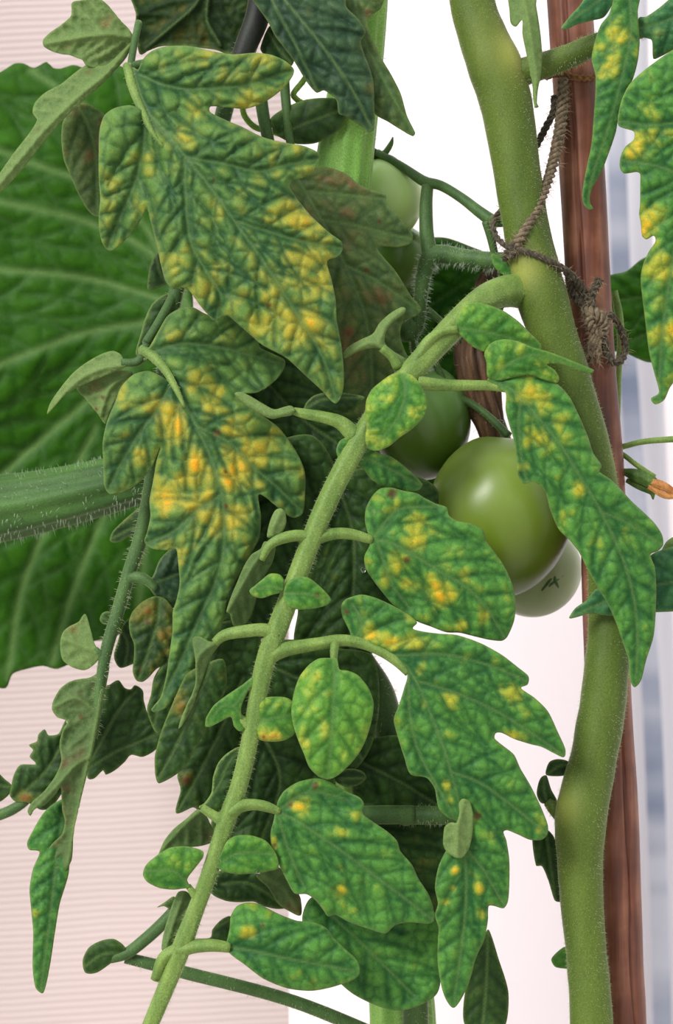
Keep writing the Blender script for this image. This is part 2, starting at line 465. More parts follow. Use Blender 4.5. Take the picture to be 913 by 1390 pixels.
# ------------------------------------------------------------------ setting
def setting():
    m, nt, n, l, b = nodes_of('white_wall')
    tcn = n.new('ShaderNodeTexCoord'); n1 = n.new('ShaderNodeTexNoise'); n1.inputs['Scale'].default_value = 3
    l.new(tcn.outputs['Object'], n1.inputs['Vector'])
    r = n.new('ShaderNodeValToRGB'); r.color_ramp.elements[0].color = (0.89, 0.81, 0.845, 1); r.color_ramp.elements[1].color = (0.91, 0.85, 0.875, 1)
    l.new(n1.outputs['Fac'], r.inputs[0]); l.new(r.outputs[0], b.inputs['Base Color']); b.inputs['Roughness'].default_value = 0.85
    wall = box_mesh('wall_back', (-2.0, 0.95, 0), (2.0, 1.0, 1.25), m); wall['kind'] = 'structure'
    m2, nt, n, l, b = nodes_of('pale_concrete')
    tcn = n.new('ShaderNodeTexCoord'); n1 = n.new('ShaderNodeTexNoise'); n1.inputs['Scale'].default_value = 25; n1.inputs['Detail'].default_value = 8
    l.new(tcn.outputs['Object'], n1.inputs['Vector'])
    r = n.new('ShaderNodeValToRGB'); r.color_ramp.elements[0].color = (*lin(176, 168, 160), 1); r.color_ramp.elements[1].color = (*lin(206, 200, 192), 1)
    l.new(n1.outputs['Fac'], r.inputs[0]); l.new(r.outputs[0], b.inputs['Base Color']); b.inputs['Roughness'].default_value = 0.95
    fl = box_mesh('floor', (-2.0, -2.0, -0.05), (2.0, 1.0, 0.0), m2); fl['kind'] = 'structure'
    # blue-grey seal strip on the greenhouse wall, right
    m3, nt, n, l, b = nodes_of('blue_grey_seal')
    tcn = n.new('ShaderNodeTexCoord'); mp = n.new('ShaderNodeMapping'); mp.inputs['Scale'].default_value = (1, 1, 7)
    n1 = n.new('ShaderNodeTexNoise'); n1.inputs['Scale'].default_value = 2.4
    l.new(tcn.outputs['Object'], mp.inputs[0]); l.new(mp.outputs[0], n1.inputs['Vector'])
    r = n.new('ShaderNodeValToRGB'); r.color_ramp.elements[0].position = .35; r.color_ramp.elements[0].color = (*lin(126, 138, 164), 1)
    r.color_ramp.elements[1].position = .6; r.color_ramp.elements[1].color = (*lin(196, 200, 214), 1)
    l.new(n1.outputs['Fac'], r.inputs[0]); l.new(r.outputs[0], b.inputs['Base Color']); b.inputs['Roughness'].default_value = 0.5
    V, F, *_ = sweep([(826, -500, 1900, 13), (838, 250, 1900, 13), (856, 560, 1900, 13), (884, 960, 1900, 13), (896, 1300, 1900, 13), (904, 1600, 1900, 13)], step=30, seg=16, squash=0.5)
    o = mesh_np('trim_1', V, F, m3); o['kind'] = 'structure'
    m4 = plain_material('pale_grey_post', lin(222, 222, 230), 0.5)
    V, F, *_ = sweep([(834, -500, 2060, 38), (846, 250, 2060, 38), (866, 560, 2060, 36), (886, 960, 2060, 32), (898, 1300, 2060, 30), (906, 1600, 2060, 30)], step=30, seg=20, squash=0.6)
    o = mesh_np('trim_2', V, F, m4); o['kind'] = 'structure'
    # ribbed shade cloth hanging at the left
    m5, nt, n, l, b = nodes_of('shade_cloth')
    b.inputs['Base Color'].default_value = (*lin(204, 186, 185), 1); b.inputs['Roughness'].default_value = 0.8
    root = thing('shade_cloth', (at(120, 700, 900).x, 900 * S_, 0), 'pale pinkish cloth with fine horizontal ribs behind the left leaves', 'shade cloth')
    per = 9.2; V = []; F = []
    x0, x1 = -420, 392; nx = 14
    ys = np.arange(-620, 2060, per / 4)
    for iy, y in enumerate(ys):
        for ix in range(nx):
            x = x0 + (x1 - x0) * ix / (nx - 1)
            dd = 900 - 0.8 * math.cos(2 * math.pi * y / per) + 14 * math.sin(x * 0.012 + 1) + 3 * nz((x, y), 0.01, 3)
            V.append(at(x, y - 0.055 * x + 2.5 * nz((x, y), .012, 9), dd))
    for iy in range(len(ys) - 1):
        for ix in range(nx - 1):
            a = iy * nx + ix; F.append([a, a + 1, a + nx + 1, a + nx])
    V = np.array([tuple(v) for v in V])
    V[:, 2] = np.maximum(V[:, 2], 0.002)
    mesh_np('cloth', V, F, m5, root)
    rod = [(x0 - 10, -615 + 23, 900, 9), (x1 + 10, -615 - 22, 900, 9)]
    stalk(root, rod, plain_material('grey_rod', lin(150, 150, 150), 0.4), name='rod')

# ------------------------------------------------------------------ squash plant behind
def squash():
    root = thing('squash_plant', at(540, 2348, 140), 'squash plant behind, huge dark green leaf and thick pale bristly ribbed stalks', 'squash plant')
    out = [(-60, 130), (-20, 104), (0, 98), (20, 86), (32, 86), (46, 92), (63, 84), (72, 92), (82, 93), (100, 88), (115, 92), (140, 84), (170, 92), (200, 110), (224, 170),
           (240, 260), (250, 340), (262, 410), (255, 500), (245, 600), (240, 700), (225, 790), (190, 840), (150, 868), (122, 872), (110, 892), (78, 908), (58, 904), (37, 908),
           (17, 915), (8, 934), (-10, 930), (-40, 900), (-80, 860), (-120, 700), (-130, 500), (-110, 300)]
    D0 = 330
    mid = [(262, 420, D0 - 30), (205, 401, D0), (130, 380, D0 + 15), (68, 371, D0 + 10), (0, 366, D0 + 10), (-120, 360, D0 + 20)]
    lobes = [[(255, 425, D0 - 30), (190, 438, D0), (112, 452, D0 + 8), (50, 475, D0), (0, 494, D0), (-110, 540, D0)],
             [(255, 415, D0 - 30), (200, 340, D0), (120, 302, D0 + 10), (60, 286, D0 + 5), (0, 274, D0), (-100, 250, D0)],
             [(250, 405, D0 - 20), (190, 300, D0 + 5), (120, 250, D0), (40, 220, D0), (-40, 190, D0)],
             [(250, 400, D0 - 20), (200, 250, D0), (150, 180, D0), (95, 130, D0), (40, 95, D0 + 10)],
             [(255, 440, D0 - 20), (170, 500, D0 + 10), (100, 560, D0 + 30), (30, 620, D0 + 50), (-60, 700, D0 + 60)],
             [(255, 450, D0 - 10), (190, 580, D0 + 30), (140, 700, D0 + 60), (100, 800, D0 + 70), (70, 900, D0 + 70)],
             [(250, 455, D0 - 10), (220, 600, D0 + 30), (200, 720, D0 + 60), (185, 835, D0 + 70)],
             [(130, 580, D0 + 30), (70, 700, D0 + 60), (30, 800, D0 + 70), (10, 920, D0 + 70)]]
    PAL['squash'] = (lin(32, 82, 8), lin(58, 112, 12), lin(70, 130, 30), lin(70, 130, 30))
    leaf(root, out, mid, lobes, 'squash', 0.0, amp=0.75, fold=0.05, cell=34, lat=60, sp=5, seed=5, name='leaf', mat=M_SQLEAF, rim=0.1, latlen=140, veinw=6, label='huge dark green squash leaf with pale veins at left')
    # second leaf, seen between the stalks
    out = [(560, 330), (600, 322), (640, 335), (672, 350), (690, 380), (680, 430), (655, 500), (630, 580), (600, 650), (560, 700), (505, 690), (480, 610), (495, 500), (535, 400)]
    leaf(root, out, [(690, 350, 260), (630, 385, 265), (560, 430, 275)], [[(680, 352, 260), (610, 350, 270), (560, 340, 275)], [(685, 360, 260), (640, 460, 275), (590, 560, 290), (540, 680, 300)]], 'squash', 0.0, amp=1.2, cell=22, lat=36, sp=4, seed=8, name='leaf', mat=M_SQLEAF, rim=.3)
    out = [(800, 385), (829, 373), (850, 368), (870, 352), (913, 335), (975, 330), (985, 470), (913, 486), (880, 492), (850, 480), (820, 470)]
    leaf(root, out, [(985, 380, 300), (900, 400, 310), (800, 410, 320)], [[(980, 385, 300), (900, 440, 310), (840, 470, 320)]], 'squash', 0.0, amp=1.3, cell=24, lat=40, sp=4, seed=9, name='leaf', mat=M_SQLEAF, rim=.3)
    # bristly stalk, left
    P = [(-140, 708, 190, 50), (0, 690, 180, 43), (68, 678, 170, 39), (140, 661, 160, 36), (204, 645, 150, 32), (300, 618, 130, 30), (400, 590, 125, 28), (450, 560, 122, 28)]
    V, F, C, rad, fr = sweep(P, step=6, seg=48, ribs=8, ribamp=0.07)
    o = mesh_np('leaf_stalk', V, F, M_SQSTALK, root, label='thick ribbed bristly stalk crossing the left edge')
    hairs(o, C, rad, fr, 1500, 13, .7, M_WHAIR, 3, 0.3)
    # tall pale stalk
    P = [(500, -160, 60, 32), (494, 0, 60, 31), (482, 110, 58, 34), (466, 230, 58, 38), (456, 330, 62, 40), (452, 480, 90, 40), (452, 700, 130, 42), (462, 900, 150, 42), (500, 1100, 160, 43), (536, 1300, 160, 42), (548, 1500, 150, 44), (540, 2350, 140, 46)]
    V, F, C, rad, fr = sweep(P, step=8, seg=56, ribs=11, ribamp=0.05)
    o = mesh_np('stem', V, F, M_SQSTALK2, root, label='pale green ribbed upright stem')
    hairs(o, C[:45], rad[:45], fr, 500, 9, 0.7, M_WHAIR, 4, 0.3)
    # tendrils
    M_T = stem_material('tendril_skin', lin(96, 138, 40), lin(140, 175, 70), 200)
    tp = T(180, 0, 2.2825, [(545, 225), (525, 255), (498, 290), (508, 308), (530, 325), (530, 352), (492, 372), (484, 394), (510, 412), (500, 440)])
    stalk(root, [(x, y, 40 + 6 * math.sin(i * 2), 4.0) for i, (x, y) in enumerate(tp)], M_T, 'tendril', 60, 4, step=2, seg=10)
    tp = T(180, 0, 2.2825, [(340, 330), (345, 355), (362, 380), (388, 398), (440, 410), (480, 425)])
    stalk(root, [(x, y, 42, 4.2) for x, y in tp], M_T, 'tendril', 40, 4, step=2, seg=10)
    # dim leaf behind the tendrils
    leaf(root, T(180, 0, 2.2825, [(425, 372), (470, 335), (530, 310), (590, 303), (640, 310), (662, 350), (650, 390), (610, 425), (560, 445), (500, 445), (450, 420)]),
         [p + (dd,) for p, dd in zip(T(180, 0, 2.2825, [(430, 430), (530, 385), (650, 340)]), (28, 15, 10))], (), 'dark', 0.1, fold=.1, seed=12, d=20, name='leaf', amp=.5)

# ------------------------------------------------------------------ main tomato plant
def tomato_plant():
    root = thing('tomato_plant', at(815, 2360, 0), 'tomato plant with thick green stem tied to the cane and long yellow-spotted central leaf', 'tomato plant')
    P = [(600, -330, 6, 28), (622, -120, 3, 29), (640, 0, 0, 30), (655, 50, 0, 33), (671, 90, 0, 37), (684, 130, 0, 36.5), (692, 170, 0, 34), (702, 237, 0, 32), (714, 310, 0, 31), (724, 360, 0, 34), (734, 400, 0, 35),
         (749, 450, 0, 32), (763, 490, 0, 31), (781, 545, 0, 30), (797, 604, 0, 30), (809, 655, 0, 29), (822, 740, 0, 28), (827, 840, 0, 29), (822, 920, 0, 31), (815, 975, 0, 32), (805, 1030, 0, 32),
         (790, 1095, 0, 35), (787, 1130, 0, 34), (787, 1172, 0, 31), (790, 1234, 0, 29), (796, 1300, 0, 28), (803, 1400, 0, 29), (812, 1700, 0, 31), (815, 2362, 0, 33)]
    V, F, C, rad, fr = sweep(P, step=6, seg=28, lump=0.04, seed=2)
    st = mesh_np('main_stem', V, F, M_STEM, root)
    hairs(st, C[50:340], rad[50:340], [f[50:340] for f in fr], 14000, 4.6, 0.32, None, 7, 0.5)
    vv = np.array([tuple(q.co) for q in st.data.vertices]) + np.array(org(root))
    nd = np.zeros(len(vv))
    for px, py, pr, pw in ((703, 72, 26, 1.0), (712, 368, 22, 1.0), (758, 1095, 26, .55), (700, 60, 50, .3)):
        q = np.array(at(px, py, -18)); nd += pw * np.exp(-(((vv - q) ** 2).sum(1)) / (pr * S_) ** 2)
    a_ = st.data.attributes.new('node', 'FLOAT', 'POINT'); a_.data.foreach_set('value', np.clip(nd, 0, 1))
    # upper branch to the right
    ur = stalk(root, [(690, 108, 0, 20), (712, 97, -2, 19), (740, 88, -6, 18), (775, 75, -10, 16.5), (812, 59, -16, 15), (870, 42, -30, 10), (960, 15, -40, 9)], M_STEM, 'leaf_stalk', 900, 5, hw=.45, label='short green branch leaving the stem at top')
    upper_right_leaf(ur)
    # side shoot low on the stem
    sh = stalk(root, [(770, 1120, 5, 9), (752, 1098, 8, 9), (742, 1088, 10, 6)], M_STEM, 'side_shoot', 60, 5, label='small side shoot in the lower stem axil')
    t5 = lambda p: T(500, 900, 3.148, p)
    leaf(sh, t5([(758, 478), (760, 450), (775, 420), (810, 410), (852, 420), (856, 445), (840, 478), (800, 484)]), [(741, 1052, 12), (758, 1040, 10), (770, 1038, 12)], (), 'dark', .1, fold=.3, seed=20, lat=12, cell=9, amp=.5)
    leaf(sh, t5([(740, 485), (760, 480), (780, 540), (805, 592), (770, 602), (735, 597), (718, 560), (726, 510)]), [(742, 1090, 12), (738, 1070, 12), (739, 1055, 14)], (), 'dark', .1, fold=.3, seed=21, lat=14, cell=9, amp=.5)
    leaf(sh, t5([(700, 740), (740, 700), (790, 740), (822, 850), (822, 1018), (795, 1015), (768, 930), (740, 868), (715, 866)]), [(738, 1110, 30), (745, 1160, 34), (754, 1222, 36)], (), 'dark', .0, fold=.1, seed=22, lat=16, cell=10, amp=.6)
    leaf(sh, t5([(780, 1268), (800, 1240), (840, 1212), (880, 1230), (880, 1300), (800, 1300)]), [(775, 1305, 40), (752, 1300, 40)], (), 'bright', .1, fold=.1, seed=23, lat=16, cell=10, amp=.5)
    # truss with hairy stalks behind
    tr = stalk(root, [(700, 352, 20, 11), (670, 354, 40, 12), (630, 350, 60, 12), (600, 345, 70, 13), (584, 350, 72, 14), (575, 372, 74, 11), (570, 410, 76, 9.5), (566, 440, 78, 10), (556, 462, 80, 8)], M_DSTALK, 'fruit_truss', 800, 9, hw=.42, hmat=M_WHAIR,
               join=[[(584, 350, 72, 12), (579, 320, 76, 10), (578, 280, 82, 9), (580, 252, 88, 8)],
                     [(668, 300, 30, 9), (651, 288, 40, 8), (625, 268, 60, 7), (598, 252, 78, 7), (575, 246, 92, 7.5), (545, 226, 110, 6), (512, 207, 130, 5)],
                     [(690, 300, 10, 8), (668, 300, 28, 9)], [(660, 300, 32, 7), (666, 322, 36, 6), (672, 350, 40, 5)],
                     [(566, 440, 78, 12), (552, 452, 82, 15), (546, 462, 86, 5)]])
    leaf(root, T(380, 200, 2.853, [(818, 412), (850, 420), (880, 445), (905, 470), (920, 498), (890, 500), (850, 485), (825, 455)]), [(700, 374, -8), (685, 355, -6), (668, 346, -2)], (), 'bright', .1, fold=.2, seed=24, lat=12, cell=9, amp=.4, name='bract')
    # long central leaf
    cl = stalk(root, [(752, 424, 24, 20), (730, 405, 14, 23), (710, 396, 2, 23), (690, 394, -14, 22), (665, 402, -36, 19.5), (640, 420, -52, 18), (602, 458, -66, 17), (570, 492, -78, 16), (538, 527, -88, 15.5), (506, 570, -96, 15),
                      (480, 612, -100, 14.5), (457, 655, -104, 14), (436, 700, -106, 14), (416, 750, -108, 13.5), (397, 800, -110, 13.5), (378, 850, -110, 14), (363, 890, -112, 13.5), (353, 930, -112, 12.5), (344, 980, -112, 12),
                      (336, 1020, -112, 11.5), (325, 1065, -112, 11.5), (311, 1105, -112, 12), (296, 1150, -110, 11.5), (281, 1195, -108, 11), (264, 1240, -106, 11.5), (247, 1285, -104, 13), (232, 1325, -102, 12), (205, 1390, -98, 11), (170, 1480, -90, 10)],
               M_STALK, 'leaf_stalk', 3800, 5.5, hw=.34, seed=4, seg=24, ribs=5, ribamp=.05, label='long pale green stalk of the central leaf',
               join=[[(566, 520, -88, 10), (600, 523, -82, 8), (640, 523, -78, 7), (668, 524, -76, 6.5), (700, 530, -78, 5)],
                     [(548, 515, -82, 9), (566, 485, -86, 8), (582, 462, -86, 7), (600, 450, -84, 5.5), (620, 447, -82, 5)],
                     [(420, 733, -108, 10), (450, 725, -106, 8), (475, 725, -100, 7.5), (505, 733, -96, 6)],
                     [(430, 735, -106, 10), (408, 727, -112, 8), (385, 730, -116, 7.5), (366, 740, -116, 6), (355, 760, -112, 4)],
                     [(360, 892, -112, 12), (385, 882, -114, 10), (410, 877, -112, 9), (436, 873, -110, 8.5), (463, 869, -108, 8), (490, 873, -108, 7.5), (517, 884, -108, 7), (538, 898, -108, 6.5), (554, 914, -108, 5)],
                     [(455, 872, -112, 6), (453, 884, -120, 5.5), (453, 905, -124, 4)],
                     [(378, 862, -112, 11), (358, 855, -114, 9), (330, 857, -112, 8.5), (305, 862, -108, 7.5), (292, 872, -104, 6)],
                     [(312, 1103, -114, 11), (325, 1094, -116, 9), (345, 1092, -116, 7.5), (362, 1095, -114, 7), (380, 1102, -112, 5)],
                     [(240, 1290, -106, 11), (262, 1285, -110, 9), (288, 1283, -112, 8.5), (312, 1286, -110, 7)],
                     [(482, 592, -98, 12), (462, 574, -98, 9.5), (441, 567, -96, 8), (415, 562, -94, 7), (398, 558, -92, 5)],
                     [(340, 988, -112, 9), (328, 978, -114, 7), (318, 968, -114, 5)], [(308, 1115, -112, 10), (292, 1108, -112, 7), (274, 1096, -110, 5.5)],
                     [(272, 1225, -108, 7), (262, 1212, -110, 5), (255, 1202, -110, 4)], [(244, 1288, -104, 10), (222, 1300, -104, 8), (210, 1330, -100, 6)],
                     [(540, 500, -84, 7), (532, 485, -86, 6), (518, 472, -88, 6)]])
    central_leaf(cl)
    return root

def upper_right_leaf(st):
    q4 = lambda p: T(680, 0, 3.918, p)
    leaf(st, q4([(45, -40), (180, -60), (186, 30), (196, 90), (210, 190), (218, 300), (210, 400), (195, 480), (190, 550), (200, 568), (180, 574), (170, 530), (165, 450), (150, 370), (130, 270), (112, 180), (110, 105), (75, 142), (50, 122), (44, 60)]),
         [(708, -14, -40), (716, 20, -46), (722, 60, -52), (728, 105, -50), (726, 145, -44)], (), 'under', .15, fold=.9, seed=31, lat=16, cell=11, amp=.5, under=True, label='narrow curled pale leaflet hanging at top of the stem')
    leaf(st, q4([(320, 152), (325, 135), (370, 80), (430, 10), (460, -60), (640, -60), (600, 10), (545, 92), (480, 110), (400, 132), (345, 157)]),
         [(830, -10, -40), (800, 10, -50), (762, 38, -58)], (), 'bluegreen', .1, fold=.4, seed=32, lat=14, cell=10, amp=.5)
    leaf(st, q4([(610, -60), (735, -60), (726, 60), (730, 130), (736, 230), (725, 330), (700, 420), (650, 520), (625, 600), (610, 700), (570, 820), (530, 920), (490, 990), (472, 1040), (475, 1085), (490, 1108), (468, 1114), (440, 1090), (430, 1040), (440, 960), (460, 860), (480, 760), (490, 640), (500, 500), (500, 400), (480, 310), (500, 210), (530, 130), (570, 80), (590, 20)]),
         [(p[0], p[1], dd) for p, dd in zip(q4([(680, -50), (690, 150), (668, 300), (625, 480), (570, 680), (490, 920), (460, 1090)]), (-60, -74, -84, -90, -92, -88, -80))], (), 'green', .2,
         [(830, 95, 26, .5), (835, 40, 20, .35), (855, 50, 14, .5)], fold=.45, seed=33, lat=20, cell=12, amp=.7, label='long narrow leaflet hanging over the cane')
    out = q4([(960, 250), (913, 265), (830, 320), (740, 390), (680, 450), (640, 530), (620, 620), (625, 668), (680, 690), (706, 700), (705, 740), (660, 780), (635, 830), (630, 890), (652, 922), (720, 915), (738, 925), (738, 1000), (738, 1080)]) + \
        [(867, 290), (869, 302), (871, 320), (877, 325), (887, 320), (889, 328), (881, 340), (873, 357), (869, 377), (871, 401), (874, 425), (877, 451), (881, 481), (890, 515), (894, 533), (883, 541), (889, 549), (901, 543), (909, 526), (935, 490), (970, 420), (1000, 300), (1000, 80)]
    leaf(st, out, [(990, 60, -90), (950, 140, -100), (930, 240, -106), (915, 340, -106), (900, 440, -102), (892, 540, -96)], [[(945, 160, -100), (890, 170, -104), (842, 165, -100)], [(930, 240, -105), (890, 225, -108), (846, 218, -104)]], 'green', .3,
         [(870, 190, 20, .35), (905, 180, 20, .4), (880, 290, 16, .5), (872, 310, 10, .6), (900, 360, 22, .45), (905, 450, 18, .45), (860, 210, 14, .4)], fold=.2, seed=34, lat=30, cell=18, amp=.8, label='broad yellow-spotted leaflet at the right edge')
    leaf(st, q4([(730, 95), (770, 88), (840, 40), (913, -20), (990, -60), (1010, 120), (960, 262), (913, 268), (850, 300), (808, 312), (800, 215), (760, 200), (735, 190)]),
         [(940, 10, -60), (900, 30, -60), (870, 38, -56)], (), 'bluegreen', .2, [(895, 40, 16, .3)], fold=.2, seed=35, lat=18, cell=12, amp=.8)

def central_leaf(cl):
    p3 = lambda p: T(560, 390, 2.527, p)
    D3 = lambda p, ds: [(a[0], a[1], b) for a, b in zip(p, ds)]
    L = lambda *a, **k: leaf(cl, *a, **k)
    # right side, from the stem outwards
    L(p3([(145, 140), (155, 95), (180, 60), (220, 52), (265, 62), (310, 80), (360, 115), (400, 155), (440, 198), (430, 235), (350, 230), (270, 225), (245, 222), (200, 200), (165, 165)]),
      D3(p3([(145, 140), (230, 150), (320, 170), (430, 210)]), (-82, -84, -76, -64)), (), 'bright', .22, [(650, 450, 16, .2)], fold=.25, seed=41, lat=18, cell=12, amp=.7)
    L(p3([(258, 310), (252, 260), (245, 225), (270, 190), (310, 178), (360, 185), (410, 205), (470, 222), (530, 245), (590, 270), (622, 285), (612, 296), (560, 282), (505, 262), (460, 264), (485, 282), (502, 310), (495, 328), (450, 318), (400, 300), (340, 310), (300, 320)]),
      D3(p3([(275, 315), (320, 270), (390, 235), (470, 240), (610, 290)]), (-80, -90, -92, -84, -70)), (), 'bright', .3, [(700, 480, 22, .4), (680, 500, 20, .25), (735, 492, 14, .4)], fold=.3, seed=42, lat=18, cell=12, amp=.7)
    L(p3([(255, 316), (290, 306), (340, 300), (420, 300), (500, 335), (540, 380), (570, 440), (600, 510), (620, 570), (648, 612), (640, 632), (680, 660), (720, 700), (752, 735), (790, 770), (830, 810), (855, 850), (858, 885), (840, 905), (815, 917), (830, 960), (835, 1040), (832, 1130), (825, 1200), (800, 1280), (782, 1350), (760, 1372), (744, 1345), (740, 1280), (720, 1220), (700, 1160), (670, 1090), (640, 1040), (600, 970), (570, 910), (540, 870), (500, 830), (470, 760), (457, 710), (440, 682), (410, 667), (380, 672), (360, 640), (355, 580), (345, 520), (330, 470), (318, 420), (318, 362), (290, 344)]),
      D3(p3([(260, 325), (330, 345), (390, 400), (450, 470), (520, 560), (580, 660), (640, 760), (690, 860), (730, 960), (760, 1080), (770, 1200), (765, 1350)]), (-78, -84, -88, -90, -90, -88, -86, -84, -82, -78, -72, -64)),
      [D3(p3([(640, 770), (720, 800), (850, 880)]), (-86, -82, -72)), D3(p3([(370, 380), (362, 470), (372, 580), (390, 660)]), (-86, -82, -78, -74))], 'green', .19,
      [(728, 545, 26, .35), (706, 540, 14, .3), (760, 575, 20, .3), (709, 635, 14, .7), (718, 600, 16, .4), (790, 665, 14, .6), (765, 700, 16, .25), (845, 715, 18, .4), (735, 590, 16, .4), (803, 740, 14, .25), (760, 620, 20, .2), (825, 610, 16, .1)],
      fold=.28, seed=43, lat=32, cell=19, amp=.72, sp=2.8, label='long drooping leaflet across stem and tomato')
    q6 = lambda p: T(300, 480, 3.043, p)
    L(q6([(475, 400), (490, 360), (520, 345), (560, 345), (600, 378), (650, 410), (700, 425), (750, 460), (800, 505), (832, 540), (820, 562), (780, 572), (730, 556), (680, 556), (620, 520), (580, 470), (540, 455), (490, 440)]),
      D3(q6([(490, 385), (560, 420), (650, 455), (740, 500), (830, 548)]), (-104, -100, -92, -80, -60)), (), 'green', .2, [(470, 620, 12, .4)], fold=.25, seed=44, lat=18, cell=12, amp=.8)
    L(q6([(725, 80), (780, 85), (815, 115), (845, 170), (850, 220), (830, 270), (790, 310), (740, 345), (690, 385), (640, 402), (605, 390), (595, 350), (600, 300), (595, 240), (600, 190), (620, 150), (660, 115), (695, 90)]),
      D3(q6([(745, 85), (760, 160), (735, 250), (690, 320), (612, 392)]), (-112, -124, -128, -124, -112)), (), 'bright', .3, [(510, 590, 16, .35), (540, 545, 20, .3), (545, 590, 14, .2), (560, 560, 10, .3)], [(493, 578, 4)], fold=.2, seed=45, lat=18, cell=12, amp=.6, label='small round light green leaflet on the stalk')
    p4 = lambda p: T(450, 640, 2.767, p)
    L(p4([(145, 265), (125, 190), (128, 140), (150, 95), (180, 65), (220, 60), (270, 72), (320, 82), (350, 100), (390, 120), (432, 135), (440, 165), (470, 185), (520, 195), (570, 222), (580, 260), (610, 300), (650, 360), (680, 430), (690, 500), (685, 560), (660, 620), (640, 636), (590, 632), (530, 618), (480, 606), (430, 604), (370, 582), (320, 563), (270, 530), (230, 500), (195, 460), (160, 415), (128, 365), (122, 320), (140, 282)]),
      D3(p4([(145, 255), (220, 268), (300, 310), (400, 372), (500, 432), (580, 510), (650, 625)]), (-96, -102, -104, -102, -98, -90, -74)),
      [D3(p4([(160, 250), (200, 190), (260, 140), (400, 130)]), (-97, -96, -94, -84)), D3(p4([(170, 265), (200, 350), (230, 430), (290, 510)]), (-97, -96, -92, -84))], 'green', .16,
      [(563, 712, 22, .4), (563, 738, 15, .6), (524, 697, 9, .4), (540, 760, 14, .45), (526, 788, 13, .5), (553, 793, 12, .45), (608, 814, 16, .4), (596, 800, 14, .35), (627, 848, 12, .7), (660, 835, 12, .6), (632, 742, 10, .35), (632, 785, 14, .3), (580, 810, 14, .3), (538, 690, 8, .4)],
      [(532, 670, 7), (552, 760, 5)], fold=.2, seed=46, lat=32, cell=19, amp=.72, sp=2.8, label='oval yellow-spotted leaflet below the big tomato')
    # small pair
    L(T(200, 640, 2.895, [(533, 468), (537, 430), (520, 405), (480, 402), (450, 425), (420, 450), (400, 468), (415, 490), (450, 498), (490, 485), (520, 478)]), [(386, 800, -126), (365, 797, -128), (340, 802, -122)], (), 'bright', .2, [(346, 806, 8, .5)], fold=.2, seed=47, lat=12, cell=9, amp=.4)
    L(T(300, 640, 2.945, [(250, 480), (265, 440), (310, 420), (350, 425), (390, 455), (425, 490), (440, 515), (420, 535), (370, 548), (310, 552), (270, 540), (250, 510)]), [(386, 806, -126), (415, 806, -134), (448, 815, -126)], (), 'bright', .2, [(438, 814, 8, .4)], [(430, 808, 4)], fold=.25, seed=48, lat=12, cell=9, amp=.5)
    # the great lower leaflet
    t5 = lambda p: T(500, 900, 3.148, p)
    out = [(477, 872), (475, 859), (464, 835), (463, 821), (470, 813), (490, 807), (511, 812), (533, 822), (555, 835), (566, 845), (560, 853), (573, 857), (595, 860), (620, 862), (652, 873), (681, 889), (703, 906), (717, 918), (716, 929), (707, 934), (725, 947), (743, 965), (757, 994), (767, 1017), (765, 1028), (751, 1022), (735, 1014), (719, 1010), (697, 1003), (681, 995), (673, 995), (671, 1002), (681, 1011), (697, 1024), (706, 1043), (719, 1065), (732, 1091), (743, 1119), (743, 1132), (735, 1140), (719, 1140), (703, 1133), (688, 1127), (683, 1129), (687, 1141), (691, 1167), (691, 1202), (689, 1224), (683, 1233), (671, 1230), (663, 1230), (662, 1249), (657, 1275), (646, 1300), (634, 1340), (616, 1368), (602, 1350), (594, 1310), (594, 1275), (595, 1259), (590, 1243), (594, 1227), (590, 1205), (594, 1179), (602, 1160), (615, 1140), (622, 1118), (608, 1110), (595, 1097), (590, 1071), (579, 1056), (557, 1051), (548, 1027), (538, 995), (534, 976), (541, 957), (548, 935), (552, 914), (532, 895), (505, 884), (485, 878)]
    L(out, [(474, 872, -108), (510, 882, -110), (552, 906, -112), (576, 950, -116), (600, 1010, -118), (615, 1060, -116), (626, 1110, -112), (632, 1180, -104), (630, 1250, -94), (616, 1360, -78)],
      [[(570, 925, -114), (630, 945, -112), (690, 975, -106), (763, 1024, -90)], [(612, 1048, -116), (650, 1062, -112), (690, 1090, -106), (742, 1132, -96)], [(554, 914, -112), (556, 970, -110), (568, 1020, -106), (600, 1080, -104), (618, 1114, -104)],
       [(480, 870, -108), (490, 845, -108), (478, 820, -104)], [(530, 890, -110), (600, 888, -108), (660, 902, -102), (715, 924, -94)], [(630, 1150, -106), (655, 1180, -102), (684, 1228, -92)]], 'green', .17,
      [(504, 860, 13, .9), (532, 873, 12, .7), (565, 873, 18, .75), (492, 820, 18, .55), (551, 838, 9, .5), (575, 893, 12, .6), (568, 912, 10, .7), (590, 925, 12, .6), (614, 943, 12, .6), (632, 892, 11, .5), (667, 900, 10, .45), (700, 942, 14, .7), (682, 935, 12, .4), (698, 1001, 12, .8), (574, 955, 8, .6), (584, 965, 8, .4),
       (606, 1065, 9, .9), (610, 1085, 9, .5), (640, 1065, 12, .5), (648, 1108, 8, .6), (670, 1135, 12, .6), (732, 1127, 9, .6), (606, 1224, 8, .8), (615, 1205, 7, .7), (617, 1180, 7, .7), (637, 1185, 10, .7), (648, 1205, 10, .7), (655, 1240, 12, .6), (665, 1228, 8, .6), (645, 1280, 12, .4), (628, 1235, 8, .4), (676, 1040, 10, .35)],
      [(648, 1108, 5), (470, 830, 4)], fold=.18, seed=49, lat=32, cell=19, amp=.72, sp=2.8, label='largest lobed leaflet of the central leaf, lower right')
